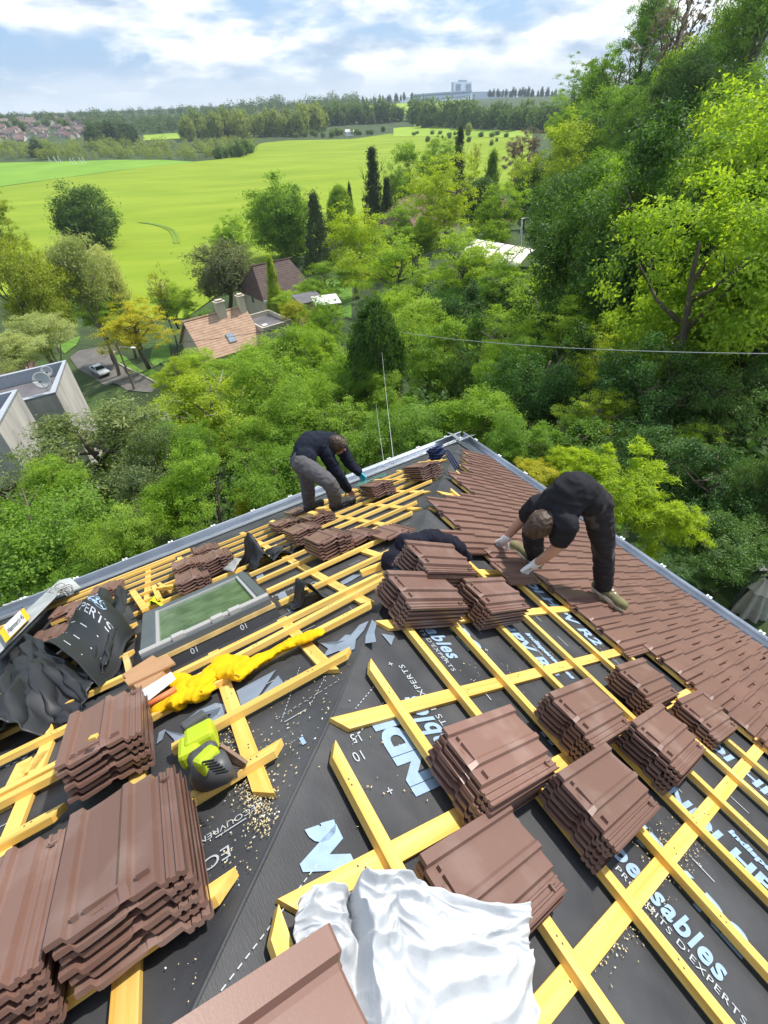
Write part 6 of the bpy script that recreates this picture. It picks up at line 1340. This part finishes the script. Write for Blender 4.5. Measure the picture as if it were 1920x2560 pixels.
# haze between the lens and the far slopes
hz = bpy.data.materials.new('haze_air'); hz.use_nodes = True; t = hz.node_tree; t.nodes.clear(); pv = t.nodes.new('ShaderNodeVolumePrincipled'); pv.inputs['Color'].default_value = (.78, .88, 1, 1); pv.inputs['Density'].default_value = .00013; ho_ = t.nodes.new('ShaderNodeOutputMaterial'); t.links.new(pv.outputs[0], ho_.inputs['Volume'])
hz.cycles.homogeneous_volume = True if hasattr(hz.cycles, 'homogeneous_volume') else None
mb = MB(); zlo = float(gh.min())-1; mb.box((0, 0, (zlo+170)/2), (19000, 19000, 170-zlo)); hzo = mb.build('haze', hz, None); tag(hzo, None, None, None, 'stuff')

# ------------------------------------------------------------------ the two roofers
skin = mat('skin', (.52, .30, .21), .55, vary=.08, vscale=12, spec=.35); hair_m = mat('brown_hair', (.085, .052, .034), .5, vary=.5, vscale=45, stretch=(1, 1, .25), bump=(.8, 120, .004)); 
bltee = mat('black_cotton', (.021, .021, .025), .9, vary=.2, vscale=9, bump=(.25, 60, .004), spec=.2); bltr = mat('black_work_trousers', (.15, .14, .13), .9, col2=(.030, .027, .029), thresh=(.56, .78), vscale=7, bump=(.3, 40, .006), spec=.2)
navyh = mat('navy_sweatshirt', (.014, .018, .032), .9, vary=.2, vscale=9, bump=(.3, 50, .005), spec=.2); gtr = mat('grey_work_trousers', (.22, .21, .20), .9, col2=(.098, .094, .10), thresh=(.56, .8), vscale=7, bump=(.35, 45, .006), spec=.2)
glw = mat('white_glove', (.74, .73, .73), .8, bump=(.3, 160, .002)); glb = mat('blue_nitrile', (.01, .38, .55), .4); shm = mat('olive_suede', (.20, .185, .085), .85, vary=.25, vscale=20); shd = mat('dark_shoe', (.03, .03, .032), .6); sole = mat('pale_sole', (.60, .56, .44), .7)
def mix(a, b, t): return np.array(a)*(1-t)+np.array(b)*t
def smooth_chain(mb, pts, rads, n=14, sub=5):
    """a limb through several joints, rounded at the bends"""
    P = [np.array(p, float) for p in pts]; Q = []; Rr = []
    for i in range(len(P)-1):
        a = P[max(i-1, 0)]; b = P[i]; c = P[i+1]; d = P[min(i+2, len(P)-1)]
        for t in np.linspace(0, 1, sub, endpoint=i == len(P)-2):
            q = .5*((2*b)+(-a+c)*t+(2*a-5*b+4*c-d)*t*t+(-a+3*b-3*c+d)*t**3); Q.append(q); Rr.append(rads[i]*(1-t)+rads[i+1]*t)
    mb.tube(Q, Rr, n); ball(mb, Q[0], Rr[0], n); ball(mb, Q[-1], Rr[-1], n)
def hand(mb, wrist, fwd, pn, curl, side, g=0., spread=.16, s=1.):
    """palm, four unequal fingers and a side thumb; pn points out of the palm, curl bends the fingers towards it"""
    f = nz(fwd); n = nz(np.array(pn)-f*(np.array(pn)@f)); w_ = np.cross(f, n)*side; W0 = np.array(wrist)
    for k, (o, L_) in enumerate(((-.030, .078), (-.010, .082), (.010, .080), (.029, .072))): cap(mb, W0+f*.012*s+w_*o*.6*s, W0+f*L_*s+w_*o*s, (.0135+g)*s, (.0115+g)*s, 8)
    for o, L_, c_ in ((-.030, .066, 1.), (-.010, .076, .9), (.010, .070, 1.), (.029, .054, 1.15)):
        p = W0+f*.080*s+w_*o*s; a = 0.; d0 = nz(f+w_*o*spread*40*.1)
        for j, fr in enumerate((.45, .32, .23)):
            a += curl*c_*(.55, .95, .7)[j]; d = d0*math.cos(a)+n*math.sin(a); q = p+d*L_*fr*s; cap(mb, p, q, (.0098+g-.0008*j)*s, (.0092+g-.0009*j)*s, 8); p = q
    b = W0+f*.022*s-w_*.028*s; d = nz(f*.62-w_*.72+n*.35); q = b+d*.042*s; cap(mb, b, q, (.0135+g)*s, (.0110+g)*s, 8); d2 = nz(d+f*.35+n*.25*curl); cap(mb, q, q+d2*.030*s, (.0108+g)*s, (.0095+g)*s, 8)
def person(name, label, J, loc, cloth_top, cloth_leg, sleeve, hands, head, shoes, shoe_m, hem=None, extra=None):
    o = thing(name, label, 'person', loc)
    # continuous body
    mb = MB(); smooth_chain(mb, [J['pelvis'], J['mid'], J['neck']], [.105, .112, .085]); cap(mb, J['neck'], mix(J['neck'], J['head'], .6), .055, .052)
    cap(mb, J['shR'], J['shL'], .065, .065)
    for s in 'RL':
        cap(mb, J['pelvis'], J['hip'+s], .10, .085); smooth_chain(mb, [J['hip'+s], J['knee'+s], J['ank'+s]], [.080, .055, .036]); cap(mb, J['ank'+s], J['toe'+s], .034, .030)
        smooth_chain(mb, [J['sh'+s], J['el'+s], J['wr'+s]], [.052, .040, .026]); h = hands[s]; hand(mb, J['wr'+s], h[0], h[1], h[2], 1 if s == 'R' else -1)
    up, fc = nz(head[0]), np.array(head[1], float); fc = nz(fc-up*(fc@up)); sd = np.cross(up, fc); H = J['head']; R = np.array([sd, fc, up]).T
    ball(mb, H, .098, 18, (.78, .98, 1.06), R); ball(mb, H+fc*.030-up*.062, .062, 12, (.85, .9, .8), R); ball(mb, H+fc*.098-up*.022, .016, 8, (.8, 1, 1.3), R); ball(mb, H+fc*.082-up*.060, .017, 8, (1.5, .7, .5), R)
    for s in (-1, 1): ball(mb, H+sd*s*.080-up*.02-fc*.01, .027, 8, (.35, .8, 1.15), R); ball(mb, H+fc*.070+sd*s*.034+up*.012, .020, 8, (1.2, .7, .6), R)
    me = remesh(mb, .0062, 2); me.materials.append(skin); b = bpy.data.objects.new('body', me); COL.objects.link(b); b.parent = o; b.matrix_parent_inverse = parent_inv(o)
    def part(nm, mb_, M, vox=.008, sm=4, wr_=0, fr=16, seed=2):
        m_ = remesh(mb_, vox, sm)
        if wr_:
            n = len(m_.vertices); co = np.empty(n*3); m_.vertices.foreach_get('co', co); co = co.reshape(-1, 3); no = np.array([v.normal for v in m_.vertices]); d = np.array([(1-2.2*abs(vnoise((p[0]*fr, p[1]*fr, p[2]*fr*1.9), seed)))*.7+.4*vnoise(p*fr*2, seed+5) for p in co]); co = co+no*(d*wr_)[:, None]; m_.vertices.foreach_set('co', co.ravel())
        m_.materials.append(M); m_.polygons.foreach_set('use_smooth', [True]*len(m_.polygons)); m_.update(); q = bpy.data.objects.new(nm, m_); COL.objects.link(q); q.parent = o; q.matrix_parent_inverse = parent_inv(o); return q
    mb = MB(); r = cloth_top[1]; smooth_chain(mb, [mix(J['pelvis'], J['mid'], .12), J['mid'], J['neck']], [.118+r, .124+r, .104+r]); cap(mb, mix(J['shR'], J['shL'], .08), mix(J['shR'], J['shL'], .92), .080+r, .080+r); cap(mb, J['mid'], mix(J['shR'], J['neck'], .4), .12+r, .085+r); cap(mb, J['mid'], mix(J['shL'], J['neck'], .4), .12+r, .085+r)
    cap(mb, mix(J['hipR'], J['mid'], .35), mix(J['hipL'], J['mid'], .35), .112+r, .112+r)
    for s in 'RL':
        if sleeve == 'short': e = mix(J['sh'+s], J['el'+s], .55); smooth_chain(mb, [J['sh'+s], mix(J['sh'+s], e, .5), e], [.078+r, .074+r, .072+r])
        else: smooth_chain(mb, [J['sh'+s], J['el'+s], mix(J['el'+s], J['wr'+s], .93)], [.076+r, .060+r, .042+r])
    part('shirt' if sleeve == 'short' else 'sweatshirt', mb, cloth_top[0], wr_=.010, fr=9)
    mb = MB(); cap(mb, J['hipR'], J['hipL'], .108, .108); cap(mb, J['pelvis'], mix(J['pelvis'], J['mid'], .22), .12, .118)
    for s in 'RL': smooth_chain(mb, [J['hip'+s], J['knee'+s], mix(J['knee'+s], J['ank'+s], .92)], [.102, .076, .064])
    part('trousers', mb, cloth_leg, wr_=.011, fr=11, seed=6)
    for s in 'RL':
        up2 = shoes[s]; a, t = J['ank'+s], J['toe'+s]; d = nz(t-a); d = nz(d-up2*(d@up2)); a0 = a-up2*.045-d*.045; t0 = a0+d*.225; sd2 = np.cross(up2, d)
        mb = MB(); cap(mb, a0+up2*.03, t0+up2*.022, .042, .040); cap(mb, a0+up2*.03+d*.08+sd2*.012, t0+up2*.018-d*.03-sd2*.010, .042, .040); cap(mb, a, a0+up2*.04+d*.03, .046, .044); sh = part('shoe', mb, shoe_m, .007, 3)
        mb = MB(); cap(mb, a0-up2*.002, t0-up2*.002, .030, .032); cap(mb, a0+d*.10+sd2*.015, t0-d*.03+sd2*.012, .028, .028); cap(mb, a0+d*.10-sd2*.012, t0-d*.03-sd2*.015, .028, .028); so2 = part('sole', mb, sole if shoe_m == shm else shd, .007, 2); so2.parent = sh; so2.matrix_parent_inverse = parent_inv(sh)
        if shoe_m == shm:
            mb = MB()
            for k in range(4): q = a0+d*(.085+.026*k)+up2*(.078-.009*k); mb.tube([q-sd2*.022, q+up2*.006, q+sd2*.022], .0055, 5)
            lc = mb.build('lace', MT['white'], sh)
    for s in 'RL':
        h = hands[s]
        if h[3]:
            mb = MB(); hand(mb, J['wr'+s], h[0], h[1], h[2], 1 if s == 'R' else -1, .0022); cap(mb, J['wr'+s]-nz(h[0])*.035, J['wr'+s]+nz(h[0])*.02, .033, .030); part('glove', mb, h[3], .0055, 2)
    mb = MB(); ball(mb, H+up*.014-fc*.012, .106, 18, (.80, .98, 1.02), R); ball(mb, H-fc*.045-up*.02, .080, 14, (.92, .8, .95), R); ball(mb, H+fc*.045+up*.06, .066, 12, (1., .9, .6), R)
    for s in (-1, 1): ball(mb, H+sd*s*.060+up*.03-fc*.012, .044, 10, (.6, 1, 1.1), R)
    part('hair', mb, hair_m, .007, 3, wr_=.006, fr=26)
    mb = MB()
    for s in (-1, 1): ball(mb, H+fc*.088+sd*s*.034-up*.002, .011, 8)
    mb.build('eyes', MT['blackp'], o, smooth=True)
    return o
J = dict(pelvis=at(1472, 1248, 3.24), mid=at(1432, 1226, 3.07), neck=at(1388, 1276, 3.14), head=at(1353, 1309, 3.12), shR=at(1347, 1264, 3.28), elR=at(1305, 1300, 3.46), wrR=at(1262, 1349, 3.62), shL=at(1415, 1312, 3.02), elL=at(1392, 1368, 3.14), wrL=at(1337, 1411, 3.31),
         hipR=at(1455, 1240, 3.30), kneeR=at(1340, 1312, 3.37), ankR=at(1338, 1392, 3.66), toeR=at(1296, 1384, 3.74), hipL=at(1491, 1262, 3.20), kneeL=at(1508, 1368, 3.40), ankL=at(1508, 1468, 3.66), toeL=at(1530, 1512, 3.62))
nr = NN['R']
person('person', 'man in black T-shirt and black trousers bent double laying a tile with white gloves', J, PX(1420, 1440, 'R', .05), (bltee, 0.), bltr, 'short',
       {'R': (at(1244, 1362, 3.70)-J['wrR'], -nr, .75, glw), 'L': (at(1312, 1428, 3.37)-J['wrL'], -nr, .55, glw)}, (at(1330, 1316, 3.02)-at(1368, 1300, 3.14)+np.array([0, -.06, .02]), [-.45, .25, -.9]), {'R': nr, 'L': nr}, shm)
J = dict(pelvis=at(754, 1153, 5.02), mid=at(776, 1109, 5.08), neck=at(822, 1106, 5.26), head=at(842, 1113, 5.20), shR=at(845, 1104, 5.40), elR=at(870, 1152, 5.50), wrR=at(898, 1182, 5.50), shL=at(814, 1132, 5.16), elL=at(843, 1184, 5.26), wrL=at(871, 1224, 5.46),
         hipR=at(757, 1150, 5.10), kneeR=at(768, 1205, 5.22), ankR=at(773, 1264, 5.46), toeR=at(788, 1272, 5.52), hipL=at(757, 1162, 4.94), kneeL=at(823, 1208, 4.80), ankL=at(840, 1258, 5.03), toeL=at(862, 1266, 5.06))
nl_u = NN['L']
person('person', 'man in navy sweatshirt and grey trousers bending over a tile stack with blue glove', J, PX(805, 1275, 'L', .05), (navyh, .006), gtr, 'long',
       {'R': (at(908, 1197, 5.54)-J['wrR'], -nl_u, .6, glb), 'L': (at(879, 1232, 5.54)-J['wrL'], -nl_u, .7, None)}, ([.28, -.30, .75], [.75, -.05, -.62]), {'R': nl_u, 'L': nl_u}, shd)
